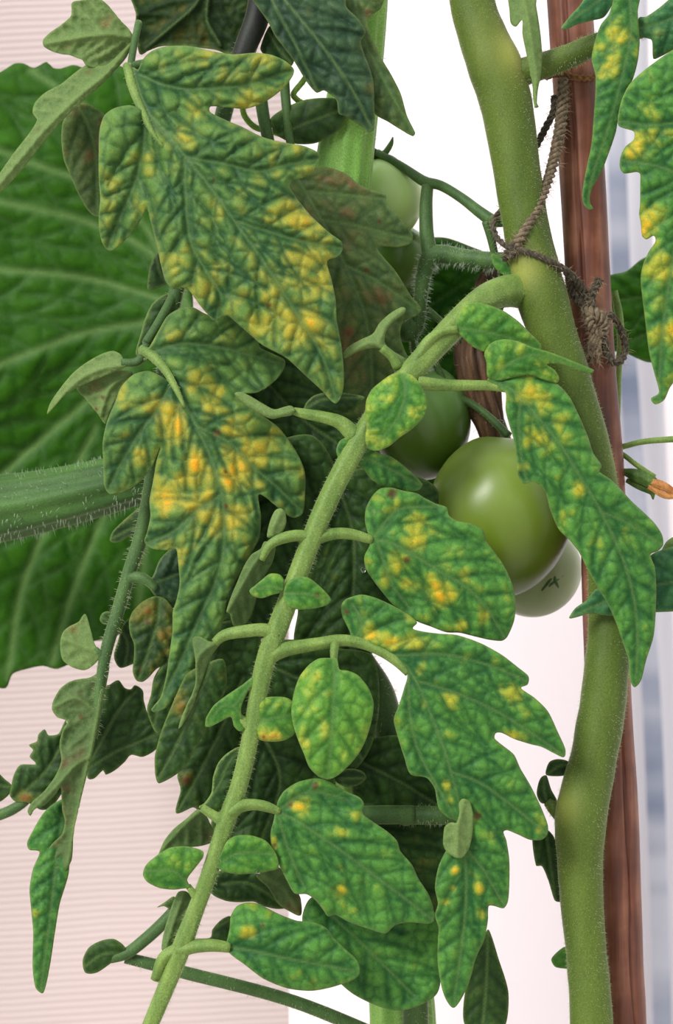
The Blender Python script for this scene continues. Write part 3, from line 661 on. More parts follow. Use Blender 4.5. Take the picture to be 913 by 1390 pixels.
    L(t5([(385, 600), (400, 580), (430, 590), (445, 640), (445, 720), (430, 790), (400, 832), (370, 832), (330, 802), (318, 770), (325, 700), (350, 682), (375, 682), (387, 640)]), [(630, 1086, -124), (622, 1120, -126), (620, 1163, -122)], (), 'under', .05, fold=.5, seed=50, lat=12, cell=11, amp=.5, under=True, label='pale curled leaflet tip showing its underside')
    q8 = lambda p: T(400, 860, 3.089, p)
    L(q8([(145, 102), (175, 105), (187, 150), (220, 155), (265, 175), (310, 230), (330, 290), (325, 350), (300, 440), (270, 500), (230, 550), (180, 595), (140, 612), (100, 600), (60, 560), (40, 510), (15, 450), (-5, 390), (-15, 330), (-5, 250), (20, 180), (60, 130), (100, 105)]),
      D3(q8([(160, 110), (165, 200), (158, 350), (150, 480), (140, 606)]), (-124, -134, -140, -138, -126)), (), 'bright', .22, [(440, 985, 10, .5), (447, 940, 9, .4), (460, 955, 9, .3), (415, 1010, 9, .6), (432, 920, 8, .3)], fold=.12, seed=51, lat=32, cell=19, amp=.72, sp=2.8, label='small oval leaflet hanging in the middle')
    q2 = lambda p: T(200, 640, 2.895, p)
    L(q2([(425, 930), (440, 895), (490, 885), (550, 890), (585, 920), (592, 970), (578, 1030), (540, 1056), (490, 1062), (440, 1055), (422, 1030), (420, 980)]), [(346, 980, -118), (372, 975, -122), (402, 968, -116)], (), 'bright', .26, [(365, 962, 10, .4), (358, 1000, 8, .6), (375, 997, 8, .5)], [(358, 1000, 3)], fold=.25, seed=52, lat=14, cell=11, amp=.6)
    out = [(374, 1100), (377, 1087), (385, 1074), (403, 1062), (423, 1057), (436, 1057), (449, 1062), (471, 1075), (487, 1082), (494, 1091), (492, 1104), (507, 1116), (526, 1129), (539, 1142), (543, 1155), (559, 1174), (568, 1193), (581, 1213), (588, 1232), (589, 1250), (581, 1254), (555, 1252), (536, 1256), (523, 1267), (497, 1260), (474, 1252), (455, 1242), (445, 1244), (439, 1236), (429, 1223), (416, 1214), (400, 1213), (390, 1197), (377, 1171), (369, 1151), (367, 1131), (371, 1114)]
    L(out, [(372, 1100, -112), (400, 1113, -118), (430, 1132, -120), (470, 1160, -120), (510, 1190, -116), (550, 1220, -108), (586, 1248, -94)], [[(380, 1098, -114), (420, 1075, -112), (470, 1085, -104)], [(378, 1108, -114), (390, 1150, -112), (410, 1200, -106)]], 'green', .14,
      [(408, 1089, 15, .7), (395, 1092, 8, .4), (450, 1093, 8, .5), (465, 1128, 14, .65), (487, 1115, 12, .45), (482, 1100, 12, .35), (463, 1208, 9, .9), (462, 1178, 8, .5), (373, 1140, 8, .8), (372, 1150, 7, .5), (420, 1200, 10, .3)],
      [(394, 1092, 4), (373, 1148, 3), (428, 1066, 5)], fold=.2, seed=53, lat=32, cell=19, amp=.72, sp=2.8, label='oval leaflet low at centre with few yellow spots')
    q1 = lambda p: T(180, 1000, 3.043, p)
    L(q1([(345, 528), (360, 490), (390, 430), (430, 408), (490, 408), (550, 430), (590, 480), (602, 520), (600, 545), (560, 556), (500, 565), (430, 568), (370, 555)]), [(294, 1174, -116), (325, 1158, -124), (375, 1160, -120)], (), 'bright', .12, fold=.3, seed=54, lat=14, cell=11, amp=.6)
    L(q1([(240, 622), (225, 590), (260, 540), (290, 500), (292, 475), (260, 460), (210, 452), (150, 460), (100, 490), (55, 530), (42, 570), (60, 600), (110, 625), (170, 632), (220, 626)]), [(258, 1205, -112), (235, 1183, -120), (196, 1182, -116)], (), 'bright', .28, [(210, 1195, 12, .3), (235, 1168, 10, .2)], fold=.2, seed=55, lat=16, cell=12, amp=.55, label='small rounded leaflet left of the stalk, low')
    L(q1([(385, 862), (392, 830), (400, 790), (405, 740), (430, 700), (470, 685), (520, 690), (560, 710), (610, 735), (680, 760), (740, 765), (800, 790), (830, 830), (870, 870), (930, 930), (930, 990), (840, 1030), (740, 1050), (640, 1040), (540, 1000), (460, 940), (400, 895)]),
      [(310, 1285, -110), (350, 1292, -116), (400, 1303, -116), (480, 1318, -104)], (), 'green', .18, [(342, 1267, 12, .95), (330, 1274, 8, .6)], [(357, 1256, 3)], fold=.2, seed=56, lat=30, cell=19, amp=.7, label='bottom leaflet with one bright yellow spot')
    # left side
    L(q6([(55, 165), (80, 158), (120, 175), (170, 205), (220, 230), (260, 220), (290, 215), (305, 235), (290, 255), (250, 262), (210, 270), (170, 255), (120, 225), (80, 195)]), [(400, 557, -100), (365, 562, -106), (320, 534, -98)], (), 'under', .1, fold=.8, seed=57, lat=10, cell=9, amp=.4, under=True)
    L(q6([(343, 238), (350, 205), (380, 175), (420, 162), (470, 158), (530, 165), (592, 180), (565, 215), (530, 242), (470, 246), (400, 242)]), [(413, 556, -90), (440, 542, -96), (494, 540, -90)], (), 'dark', .1, fold=.6, seed=58, lat=10, cell=9, amp=.6)
    L(q2([(470, 258), (480, 200), (500, 155), (522, 144), (541, 160), (545, 200), (530, 238), (500, 255)]), [(367, 727, -116), (376, 705, -120), (383, 692, -116)], (), 'under', .1, fold=.6, seed=59, lat=10, cell=9, amp=.5, under=True)
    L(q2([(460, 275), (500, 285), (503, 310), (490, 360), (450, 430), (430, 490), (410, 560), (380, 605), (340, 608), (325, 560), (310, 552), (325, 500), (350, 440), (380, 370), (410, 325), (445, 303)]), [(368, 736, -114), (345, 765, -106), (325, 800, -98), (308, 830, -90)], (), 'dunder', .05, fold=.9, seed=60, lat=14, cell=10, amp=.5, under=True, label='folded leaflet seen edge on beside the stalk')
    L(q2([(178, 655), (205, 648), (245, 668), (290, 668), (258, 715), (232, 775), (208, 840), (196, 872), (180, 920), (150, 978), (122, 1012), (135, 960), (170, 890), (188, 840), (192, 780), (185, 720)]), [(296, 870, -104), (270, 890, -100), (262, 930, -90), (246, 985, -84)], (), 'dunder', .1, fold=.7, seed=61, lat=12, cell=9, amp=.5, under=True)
    L(q2([(30, 1110), (55, 1020), (95, 920), (150, 800), (185, 775), (240, 750), (300, 740), (310, 850), (262, 950), (210, 1050), (155, 1150), (112, 1192), (45, 1226), (32, 1200), (28, 1150)]), [(296, 880, -92), (275, 930, -84), (250, 990, -76), (214, 1060, -70)], (), 'dark', .2, [(245, 960, 14, .4), (240, 935, 10, .3)], fold=.25, seed=62, lat=18, cell=11, amp=.7)
    L(q2([(430, 795), (422, 830), (392, 870), (368, 930), (376, 985), (390, 1005), (365, 1022), (340, 1002), (328, 965), (290, 982), (250, 1002), (228, 1002), (230, 970), (260, 920), (310, 880), (370, 840)]), [(335, 985, -116), (318, 960, -124), (300, 960, -122), (282, 982, -112)], [[(318, 958, -124), (335, 935, -118), (345, 920, -114)]], 'bright', .2, [(292, 977, 8, .4)], fold=.35, seed=63, lat=12, cell=10, amp=.5)
    L(q1([(447, 46), (395, 65), (355, 105), (332, 165), (325, 230), (295, 275), (272, 292), (310, 312), (350, 338), (385, 310), (415, 230), (440, 140)]), [(277, 1094, -108), (295, 1070, -102), (308, 1040, -98), (324, 1018, -94)], (), 'dark', .15, fold=.3, seed=64, lat=12, cell=9, amp=.6, rim=.9)
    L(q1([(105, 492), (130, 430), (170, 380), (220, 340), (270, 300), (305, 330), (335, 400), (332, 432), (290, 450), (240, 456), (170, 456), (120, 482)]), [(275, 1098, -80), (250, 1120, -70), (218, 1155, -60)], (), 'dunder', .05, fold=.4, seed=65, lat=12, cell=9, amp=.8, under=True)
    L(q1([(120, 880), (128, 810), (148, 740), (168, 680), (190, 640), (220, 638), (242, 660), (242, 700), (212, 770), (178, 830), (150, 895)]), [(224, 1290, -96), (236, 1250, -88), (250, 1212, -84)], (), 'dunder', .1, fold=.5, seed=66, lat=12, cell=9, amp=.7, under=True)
    q3 = lambda p: T(380, 200, 2.853, p)
    L(q3([(487, 625), (472, 618), (430, 640), (385, 680), (358, 722), (310, 745), (260, 775), (244, 800), (250, 818), (300, 792), (350, 778), (390, 782), (430, 812), (460, 848), (492, 825), (440, 790), (407, 760), (407, 720), (432, 682), (478, 645)]), [(535, 492, -88), (516, 470, -92), (500, 466, -94), (468, 482, -86)], [[(514, 466, -93), (525, 440, -90), (548, 420, -84)]], 'under', .05, fold=.9, seed=67, lat=10, cell=9, amp=.4, name='leaflet', under=True, label='small forked curled leaflet by the stalk')

# ------------------------------------------------------------------ long drooping leaf at left
def left_leaf():
    root = thing('tomato_leaf', at(352, -60, 10), 'heavily yellowed long tomato leaf drooping down the left side', 'leaf')
    D3 = lambda p, ds: [(a[0], a[1], b) for a, b in zip(p, ds)]
    M_BLK = stem_material('shade_dark_stalk_skin', lin(26, 26, 28), lin(44, 50, 40), 150)  # near-black skin, shade on the upper stalk put into its colour
    stalk(root, [(364, -90, 12, 18), (352, 10, 12, 17), (334, 62, 10, 15.5), (308, 132, 8, 13.2)], M_BLK, 'leaf_stalk', label='dark shaded upper end of the leaf stalk')
    ra = stalk(root, [(334, 62, 12, 13), (310, 130, 10, 12), (285, 230, 6, 11), (256, 340, 0, 10.5), (238, 400, -4, 10), (226, 470, -8, 10), (216, 560, -8, 10), (206, 650, -6, 10), (192, 725, -4, 10), (176, 775, -4, 9.5), (160, 830, -4, 9), (145, 880, -6, 8.5), (136, 930, -8, 7), (128, 1000, -8, 5)],
               M_DSTALK, 'leaf_stalk', 1200, 8, hw=.5, seed=6,
               join=[[(238, 398, -4, 7), (215, 440, -30, 7), (198, 466, -44, 6.5)], [(310, 110, 8, 8), (240, 85, -20, 7), (182, 90, -44, 7), (176, 96, -50, 6)], [(176, 96, -50, 5), (182, 60, -30, 5), (188, 30, -10, 5)],
                     [(200, 466, -46, 6), (188, 490, -40, 6), (165, 492, -38, 5)], [(174, 785, -6, 8), (186, 783, -12, 7.5), (198, 787, -16, 7), (212, 800, -18, 5)], [(142, 890, -8, 6), (134, 885, -10, 4), (130, 880, -12, 3)],
                     [(352, 120, 20, 9), (358, 160, 24, 8.5), (366, 200, 26, 8)]])
    L = lambda *a, **k: leaf(ra, *a, **k)
    p1 = lambda p: T(120, 50, 2.536, p)
    out = p1([(150, 105), (170, 112), (185, 80), (215, 50), (270, 32), (350, 32), (430, 50), (500, 60), (570, 55), (630, 62), (680, 85), (706, 115), (690, 155), (650, 195), (600, 228), (540, 248), (470, 242), (420, 240), (418, 258), (470, 285), (530, 310), (600, 345), (680, 365), (740, 375), (785, 395), (796, 415), (775, 460), (740, 485), (700, 495), (692, 515), (720, 560), (770, 620), (830, 675), (870, 705), (875, 730), (860, 755), (822, 772), (835, 830), (850, 900), (855, 980), (870, 1060), (878, 1140), (876, 1215), (850, 1262), (800, 1215), (740, 1160), (680, 1105), (600, 1062), (550, 1020), (510, 985), (478, 960), (455, 966), (432, 976), (405, 950), (380, 920), (345, 872), (318, 863), (290, 868), (265, 840), (250, 790), (240, 740), (225, 680), (210, 620), (200, 592), (180, 630), (150, 675), (110, 715), (75, 736), (50, 715), (38, 670), (35, 620), (40, 560), (35, 480), (35, 400), (38, 320), (55, 270), (90, 245), (140, 235), (178, 240), (165, 190), (150, 140)])
    L(out, D3(p1([(152, 110), (172, 180), (205, 258), (260, 320), (340, 420), (420, 520), (520, 660), (620, 800), (720, 960), (800, 1090), (848, 1240)]), (-52, -70, -86, -96, -106, -112, -118, -122, -122, -118, -108)),
      [D3(p1([(175, 130), (260, 165), (350, 180), (450, 175), (550, 165), (692, 120)]), (-60, -74, -78, -78, -74, -62)), D3(p1([(195, 265), (190, 370), (160, 500), (110, 620), (70, 722)]), (-82, -80, -74, -66, -56)),
       D3(p1([(340, 415), (480, 440), (580, 462), (680, 440), (785, 420)]), (-106, -104, -100, -94, -84)), D3(p1([(500, 632), (620, 670), (740, 705), (868, 727)]), (-116, -112, -106, -94)), D3(p1([(330, 420), (335, 560), (350, 700), (400, 800), (455, 890), (440, 962)]), (-104, -104, -104, -102, -98, -90))],
      'mottled', .37, [(428, 470, 28, .3), (395, 350, 40, .24), (335, 365, 30, .22), (350, 260, 34, .18), (300, 390, 30, .14), (435, 360, 30, .2), (415, 430, 26, .25), (200, 160, 16, .15), (305, 85, 40, .1), (185, 275, 24, .14), (424, 440, 20, .2), (200, 210, 90, -.14), (450, 500, 30, -.2), (240, 70, 50, -.12), (160, 170, 40, -.15)],
      [(410, 326, 2.5), (365, 414, 3), (290, 244, 2)], fold=.16, seed=71, lat=36, cell=24, amp=1.2, sp=2.6, wave=5, label='big mottled yellow-green upper leaflet, toothed lobes', ylow=.24, yhigh=.92)
    stalk(ra, [(172, 88, -52, 6), (180, 118, -66, 6.5), (192, 148, -82, 5.5), (206, 178, -94, 4), (222, 200, -100, 2)], M_STALK, 'midrib', 50, 4)
    stalk(ra, [(192, 474, -44, 7), (208, 484, -56, 7), (224, 502, -70, 6), (238, 526, -82, 4.5), (250, 552, -90, 2)], M_STALK, 'midrib', 60, 4)
    p2 = lambda p: T(60, 400, 2.397, p)
    out = p2([(330, 190), (345, 165), (370, 120), (400, 70), (440, 45), (480, 40), (520, 60), (560, 75), (600, 65), (640, 100), (695, 150), (702, 172), (740, 190), (782, 215), (775, 250), (740, 290), (690, 318), (630, 324), (650, 350), (690, 380), (760, 430), (800, 480), (830, 530), (848, 580), (848, 660), (840, 712), (810, 726), (770, 702), (730, 667), (697, 652), (705, 720), (700, 790), (680, 830), (640, 900), (600, 980), (585, 1050), (570, 1100), (530, 1150), (490, 1220), (440, 1290), (400, 1342), (360, 1360), (348, 1350), (378, 1310), (395, 1250), (405, 1180), (416, 1100), (418, 1030), (428, 1000), (440, 940), (435, 870), (428, 827), (400, 832), (350, 826), (326, 805), (335, 770), (345, 720), (342, 670), (355, 600), (365, 540), (377, 498), (350, 560), (310, 610), (260, 640), (212, 648), (195, 620), (192, 550), (190, 480), (205, 410), (230, 350), (250, 300), (290, 260), (340, 248), (385, 268), (400, 276), (385, 250), (355, 222)])
    L(out, D3(p2([(330, 190), (400, 255), (450, 340), (500, 440), (545, 540), (575, 640), (585, 740), (580, 850), (550, 950), (500, 1060), (440, 1200), (362, 1354)]), (-48, -66, -76, -82, -84, -84, -82, -78, -72, -66, -62, -60)),
      [D3(p2([(415, 280), (370, 370), (310, 450), (250, 550), (208, 640)]), (-72, -74, -72, -66, -56)), D3(p2([(345, 190), (440, 160), (560, 170), (680, 200), (775, 225)]), (-52, -54, -44, -28, -8)), D3(p2([(500, 430), (600, 480), (680, 560), (750, 620), (838, 705)]), (-82, -78, -70, -62, -50)), D3(p2([(578, 650), (500, 700), (420, 770), (335, 808)]), (-84, -80, -74, -64))],
      'mottled', .31, [(239, 580, 22, .6), (225, 555, 22, .4), (330, 625, 20, .6), (265, 620, 18, .5), (222, 676, 18, .5), (212, 550, 16, .5), (268, 690, 18, .45), (228, 733, 16, .6), (315, 700, 18, .5), (290, 715, 18, .4), (260, 520, 18, .45), (290, 525, 16, .35), (285, 555, 16, .45), (310, 580, 18, .4), (190, 620, 16, .4), (175, 590, 14, .3), (170, 560, 14, .3), (310, 650, 14, .4), (375, 680, 14, .45), (350, 660, 12, .3), (250, 760, 20, .3), (360, 600, 14, .3), (250, 650, 16, .4), (270, 640, 16, .3), (260, 480, 16, .25), (300, 470, 14, .2), (260, 860, 70, -.4), (330, 500, 50, -.25), (290, 770, 22, .1), (310, 800, 40, -.3)],
      [(294, 589, 4), (306, 641, 3), (306, 687, 3)], fold=.2, seed=72, lat=36, cell=24, amp=1.05, sp=2.6, wave=5, label='big leaflet with bright yellow blotches, long drooping tip', ylow=.26, yhigh=.86)
    a1 = lambda p: T(0, 0, 2.945, p)
    L(a1([(288, 10), (330, 0), (380, -14), (430, 20), (480, 80), (525, 130), (532, 170), (500, 222), (450, 258), (400, 272), (345, 262), (330, 240), (280, 220), (220, 210), (175, 186), (172, 160), (200, 130), (250, 95), (285, 60)]), D3(a1([(530, 150), (430, 140), (330, 150), (180, 176)]), (-20, -36, -40, -30)), (), 'under', .25, [(145, 30, 14, .6), (135, 70, 14, .4), (90, 62, 12, .3), (100, 20, 10, .25)], fold=.2, seed=73, lat=18, cell=11, amp=.9, under=True, label='pale leaflet at top left showing its underside')
    L(a1([(530, 165), (505, 230), (452, 290), (402, 342), (350, 387), (300, 432), (240, 492), (180, 562), (110, 652), (50, 722), (0, 770), (-40, 800), (-50, 770), (0, 690), (60, 605), (120, 528), (148, 478), (130, 450), (140, 410), (180, 370), (240, 338), (300, 290), (350, 258), (420, 262), (475, 215)]), D3(a1([(528, 170), (430, 290), (300, 400), (180, 520), (80, 640), (-40, 785)]), (-18, -36, -46, -52, -56, -56)), (), 'under', .15, [(110, 100, 14, .4), (60, 180, 16, .35), (130, 75, 10, .4)], fold=.6, seed=74, lat=14, cell=10, amp=.7, under=True, label='folded leaflet trailing to the left edge')
    L(a1([(300, 420), (340, 412), (380, 430), (420, 460), (440, 520), (430, 600), (420, 700), (410, 840), (390, 868), (350, 840), (310, 770), (280, 700), (255, 640), (245, 560), (250, 490), (270, 450)]), D3(a1([(310, 420), (360, 520), (385, 640), (392, 860)]), (10, 20, 26, 30)), (), 'reddish', .2, [(108, 150, 14, .7), (125, 200, 18, .5), (90, 207, 6, .6), (122, 260, 14, .5)], fold=.2, seed=75, lat=22, cell=14, amp=.6, label='brown-tinged leaflet half hidden at upper left')
    b1 = lambda p: T(0, 320, 2.945, p)
    L(b1([(188, 714), (200, 670), (240, 610), (290, 550), (340, 510), (400, 475), (450, 460), (480, 473), (500, 500), (540, 488), (582, 472), (602, 490), (572, 507), (510, 522), (450, 547), (390, 572), (320, 602), (260, 637), (215, 682)]), D3(b1([(595, 485), (500, 515), (400, 535), (300, 590), (190, 708)]), (-46, -40, -34, -28, -20)), (), 'under', .1, fold=.5, seed=76, lat=14, cell=10, amp=.6, under=True)
    L(b1([(302, 602), (350, 578), (420, 553), (480, 538), (530, 548), (515, 590), (462, 660), (432, 722), (420, 752), (390, 712), (350, 662)]), D3(b1([(520, 550), (440, 610), (400, 720)]), (-20, -18, -14)), (), 'under', .3, [(140, 540, 10, .4), (130, 555, 6, .6)], [(140, 540, 2.5), (130, 556, 3)], fold=.2, seed=77, lat=12, cell=10, amp=.6, under=True)
    L(b1([(590, 180), (600, 120), (620, 75), (640, 68), (660, 110), (680, 180), (645, 203), (610, 217), (590, 212)]), D3(b1([(680, 200), (640, 150), (625, 80)]), (2, 8, 12)), (), 'dark', .25, fold=.3, seed=78, lat=12, cell=10, amp=.5)
    L(b1([(543, 475), (560, 400), (580, 330), (610, 270), (660, 233), (690, 240), (690, 310), (650, 380), (615, 435), (590, 490)]), D3(b1([(690, 250), (640, 330), (560, 470)]), (4, 10, 20)), (), 'dark', .1, fold=.25, seed=79, lat=12, cell=10, amp=.5, rim=.8)
    # lower part of the leaf
    c1 = lambda p: T(0, 640, 2.945, p)
    p6 = lambda p: T(0, 830, 2.896, p)
    L(p6([(398, 165), (370, 125), (355, 70), (335, 10), (310, 40), (270, 60), (245, 85), (236, 130), (245, 187), (280, 217), (330, 231), (365, 212), (392, 182)]), D3(p6([(398, 168), (330, 140), (255, 110)]), (-12, -10, -4)), (), 'under', .25, [(100, 852, 10, .6)], fold=.15, seed=80, lat=14, cell=11, amp=.6, under=True, label='small cupped brownish leaflet left of the stalk')
    L(p6([(447, 38), (428, 0), (400, 8), (392, 35), (410, 52), (440, 50)]), D3(p6([(445, 42), (400, 25)]), (-4, 0)), (), 'dark', .2, fold=.2, seed=81, lat=10, cell=8, amp=.4)
    L(c1([(500, 600), (560, 570), (620, 640), (640, 720), (600, 760), (545, 765), (480, 785), (455, 740), (470, 680)]), D3(c1([(480, 620), (510, 690), (500, 775)]), (16, 20, 24)), (), 'dark', .25, [(170, 890, 10, .3)], fold=.2, seed=82, lat=14, cell=10, amp=.6)
    L(c1([(515, 600), (530, 560), (570, 520), (620, 498), (660, 510), (700, 560), (725, 620), (720, 710), (680, 760), (625, 790), (598, 820), (570, 841), (545, 836), (530, 800), (535, 740), (535, 690), (520, 650)]), D3(c1([(640, 505), (630, 600), (600, 700), (555, 830)]), (-14, -20, -22, -20)), (), 'dark', .36, [(225, 860, 14, .5), (222, 885, 10, .5), (205, 900, 8, .3), (200, 830, 12, .3)], [(200, 845, 3), (190, 908, 3)], fold=.2, seed=83, lat=16, cell=11, amp=.9, label='drooping leaflet with brownish blotches under the yellow leaflet')
    L(c1([(610, 420), (640, 350), (690, 305), (730, 320), (740, 480), (700, 545), (650, 525), (605, 480), (590, 440)]), D3(c1([(600, 450), (660, 430), (735, 400)]), (-16, -10, 0)), (), 'blue', .0, fold=.2, seed=84, lat=14, cell=10, amp=.7)
    L(c1([(438, 275), (450, 240), (500, 190), (560, 140), (602, 112), (625, 150), (590, 220), (575, 300), (540, 322), (522, 262), (480, 282), (452, 284)]), D3(c1([(570, 300), (560, 220), (450, 265)]), (-6, 4, 10)), [D3(c1([(565, 230), (600, 120)]), (4, 10))], 'dark', .25, [(170, 705, 8, .3)], fold=.3, seed=85, lat=12, cell=9, amp=.6)
    L(p6([(430, 215), (400, 215), (385, 240), (350, 260), (290, 270), (240, 300), (210, 350), (204, 385), (225, 415), (265, 430), (250, 460), (235, 520), (240, 590), (215, 650), (170, 710), (125, 750), (108, 785), (120, 804), (135, 778), (175, 762), (220, 717), (240, 692), (245, 780), (255, 830), (240, 880), (200, 920), (175, 970), (166, 1020), (180, 1042), (210, 1032), (250, 1026), (280, 982), (286, 940), (290, 850), (310, 770), (340, 650), (365, 550), (385, 450), (405, 350)]),
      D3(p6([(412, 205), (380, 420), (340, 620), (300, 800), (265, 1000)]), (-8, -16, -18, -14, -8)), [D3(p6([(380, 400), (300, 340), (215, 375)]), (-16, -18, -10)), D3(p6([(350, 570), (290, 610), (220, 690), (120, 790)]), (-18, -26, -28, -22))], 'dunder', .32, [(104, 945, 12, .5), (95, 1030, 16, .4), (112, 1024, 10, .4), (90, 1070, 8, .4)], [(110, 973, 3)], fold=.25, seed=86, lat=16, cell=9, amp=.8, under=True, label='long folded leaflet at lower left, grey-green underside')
    L(p6([(720, 120), (650, 190), (605, 260), (592, 330), (577, 382), (590, 432), (613, 477), (640, 470), (690, 330), (740, 200)]), D3(p6([(720, 150), (640, 300), (605, 460)]), (-20, -16, -10)), (), 'dark', .2, [(212, 965, 8, .3)], fold=.2, seed=89, lat=14, cell=10, amp=.7)
    L(p6([(260, 740), (200, 763), (165, 800), (130, 860), (106, 910), (115, 937), (155, 946), (130, 1010), (116, 1090), (122, 1170), (130, 1260), (128, 1400), (140, 1480), (170, 1500), (195, 1400), (215, 1270), (235, 1150), (270, 1030), (275, 900)]), D3(p6([(250, 780), (225, 950), (205, 1130), (185, 1300), (160, 1480)]), (8, 0, -6, -6, 0)), (), 'green', .1, [(48, 1240, 10, .7), (60, 1265, 8, .4), (55, 1190, 10, .3)], fold=.4, seed=87, lat=18, cell=10, amp=.9, label='hanging leaflet tip at bottom left')
    L(p6([(400, 300), (430, 288), (465, 270), (490, 300), (515, 306), (530, 290), (560, 310), (565, 350), (580, 400), (610, 440), (640, 500), (610, 545), (560, 572), (515, 564), (490, 592), (450, 626), (415, 642), (405, 625), (370, 657), (345, 657), (340, 600), (350, 530), (375, 430)]), D3(p6([(345, 620), (440, 560), (530, 520), (620, 480)]), (44, 36, 36, 44)), [D3(p6([(345, 615), (420, 470), (480, 370), (540, 310)]), (44, 40, 46, 56))], 'dark', .0, fold=.1, seed=88, lat=22, cell=14, amp=.8, label='dark toothed leaflet behind the folded one, lower left')

def lower_left_leaf():
    p6 = lambda p: T(0, 830, 2.896, p)
    D3 = lambda p, ds: [(a[0], a[1], b) for a, b in zip(p, ds)]
    root = thing('tomato_leaf', at(-60, 1125, 60), 'dark serrated tomato leaf entering from the lower left edge', 'leaf')
    ra = stalk(root, [(-70, 1128, 60, 8), (0, 1106, 56, 7.5), (25, 1094, 54, 7), (45, 1080, 52, 5), (75, 1060, 50, 3)], M_DSTALK, 'leaf_stalk', 120, 5)
    leaf(ra, p6([(260, 430), (230, 480), (190, 486), (175, 463), (150, 485), (145, 510), (114, 525), (130, 545), (116, 570), (140, 600), (80, 603), (55, 640), (45, 680), (38, 722), (60, 747), (110, 752), (160, 780), (200, 772), (250, 700), (270, 590)]), D3(p6([(60, 735), (140, 670), (200, 600), (250, 500)]), (50, 42, 40, 44)), (), 'dark', .15, [(28, 1082, 10, .8), (35, 1080, 8, .5)], fold=.25, seed=91, lat=18, cell=11, amp=.9)
    leaf(ra, p6([(-60, 610), (-10, 632), (20, 660), (48, 688), (35, 720), (0, 748), (-60, 760)]), [(12, 1068, 50), (-20, 1064, 44)], (), 'dark', .05, fold=.2, seed=92, lat=14, cell=10, amp=.6)

# ------------------------------------------------------------------ leaves from above
def top_leaf():
    q7 = lambda p: T(180, 0, 2.2825, p)
    D3 = lambda p, ds: [(a[0], a[1], b) for a, b in zip(p, ds)]
    root = thing('tomato_leaf', at(420, -120, 0), 'dark bluish-green tomato leaf hanging in from the top edge', 'leaf')
    ra = stalk(root, [(420, -130, 0, 9), (400, -60, -6, 8), (385, -20, -12, 7), (380, -5, -16, 5)], M_DSTALK, 'leaf_stalk',
               join=[[(420, -125, 0, 8), (460, -60, -10, 7), (470, -20, -14, 5)], [(420, -128, 0, 8), (340, -70, 10, 7), (270, -30, 20, 5)]])
    leaf(ra, q7([(345, -60), (520, -70), (655, -40), (662, 20), (700, 60), (722, 100), (706, 130), (730, 200), (745, 250), (748, 330), (748, 400), (735, 410), (700, 386), (660, 361), (638, 352), (630, 310), (592, 280), (570, 287), (548, 265), (530, 240), (500, 190), (470, 150), (440, 110), (420, 70), (392, 30), (365, -10)]), D3(q7([(430, -50), (520, 60), (600, 160), (680, 280), (742, 402)]), (-20, -38, -46, -46, -36)), [D3(q7([(420, -40), (440, 20), (500, 130), (570, 280)]), (-18, -30, -34, -26))], 'blue', .18, [(380, 60, 16, .25), (430, 100, 14, .2)], fold=.25, seed=101, lat=30, cell=22, amp=1.1, label='dark blue-green leaflet at top centre')
    leaf(ra, q7([(640, -40), (780, -50), (769, 25), (742, 45), (727, 62), (737, 110), (770, 180), (800, 230), (830, 290), (850, 360), (875, 412), (868, 422), (830, 402), (790, 377), (750, 352), (730, 260), (690, 130), (650, 20)]), D3(q7([(680, -30), (720, 130), (790, 270), (870, 416)]), (0, -12, -16, -10)), (), 'reddish', .2, [(545, 150, 8, .6), (500, 20, 10, .4), (530, 115, 10, .4)], fold=.15, seed=102, lat=22, cell=15, amp=.8, label='paler pointed leaflet behind, top centre')
    leaf(ra, q7([(-10, -60), (400, -70), (385, 40), (345, 140), (305, 168), (250, 152), (150, 142), (90, 142), (50, 157), (22, 167), (10, 100), (10, 40)]), D3(q7([(230, -50), (190, 20), (100, 100), (40, 150)]), (24, 30, 30, 34)), [D3(q7([(240, -40), (230, 60), (270, 140)]), (26, 34, 36))], 'shade', .3, fold=-.1, seed=103, lat=26, cell=15, amp=.8, under=True, label='dark leaflet in shade at the top edge')
    leaf(ra, q7([(395, 150), (425, 80), (460, 110), (500, 180), (490, 205), (450, 192), (410, 172)]), D3(q7([(410, 80), (450, 150), (490, 195)]), (20, 20, 20)), (), 'dark', .05, fold=.1, seed=104, lat=14, cell=10, amp=.6)

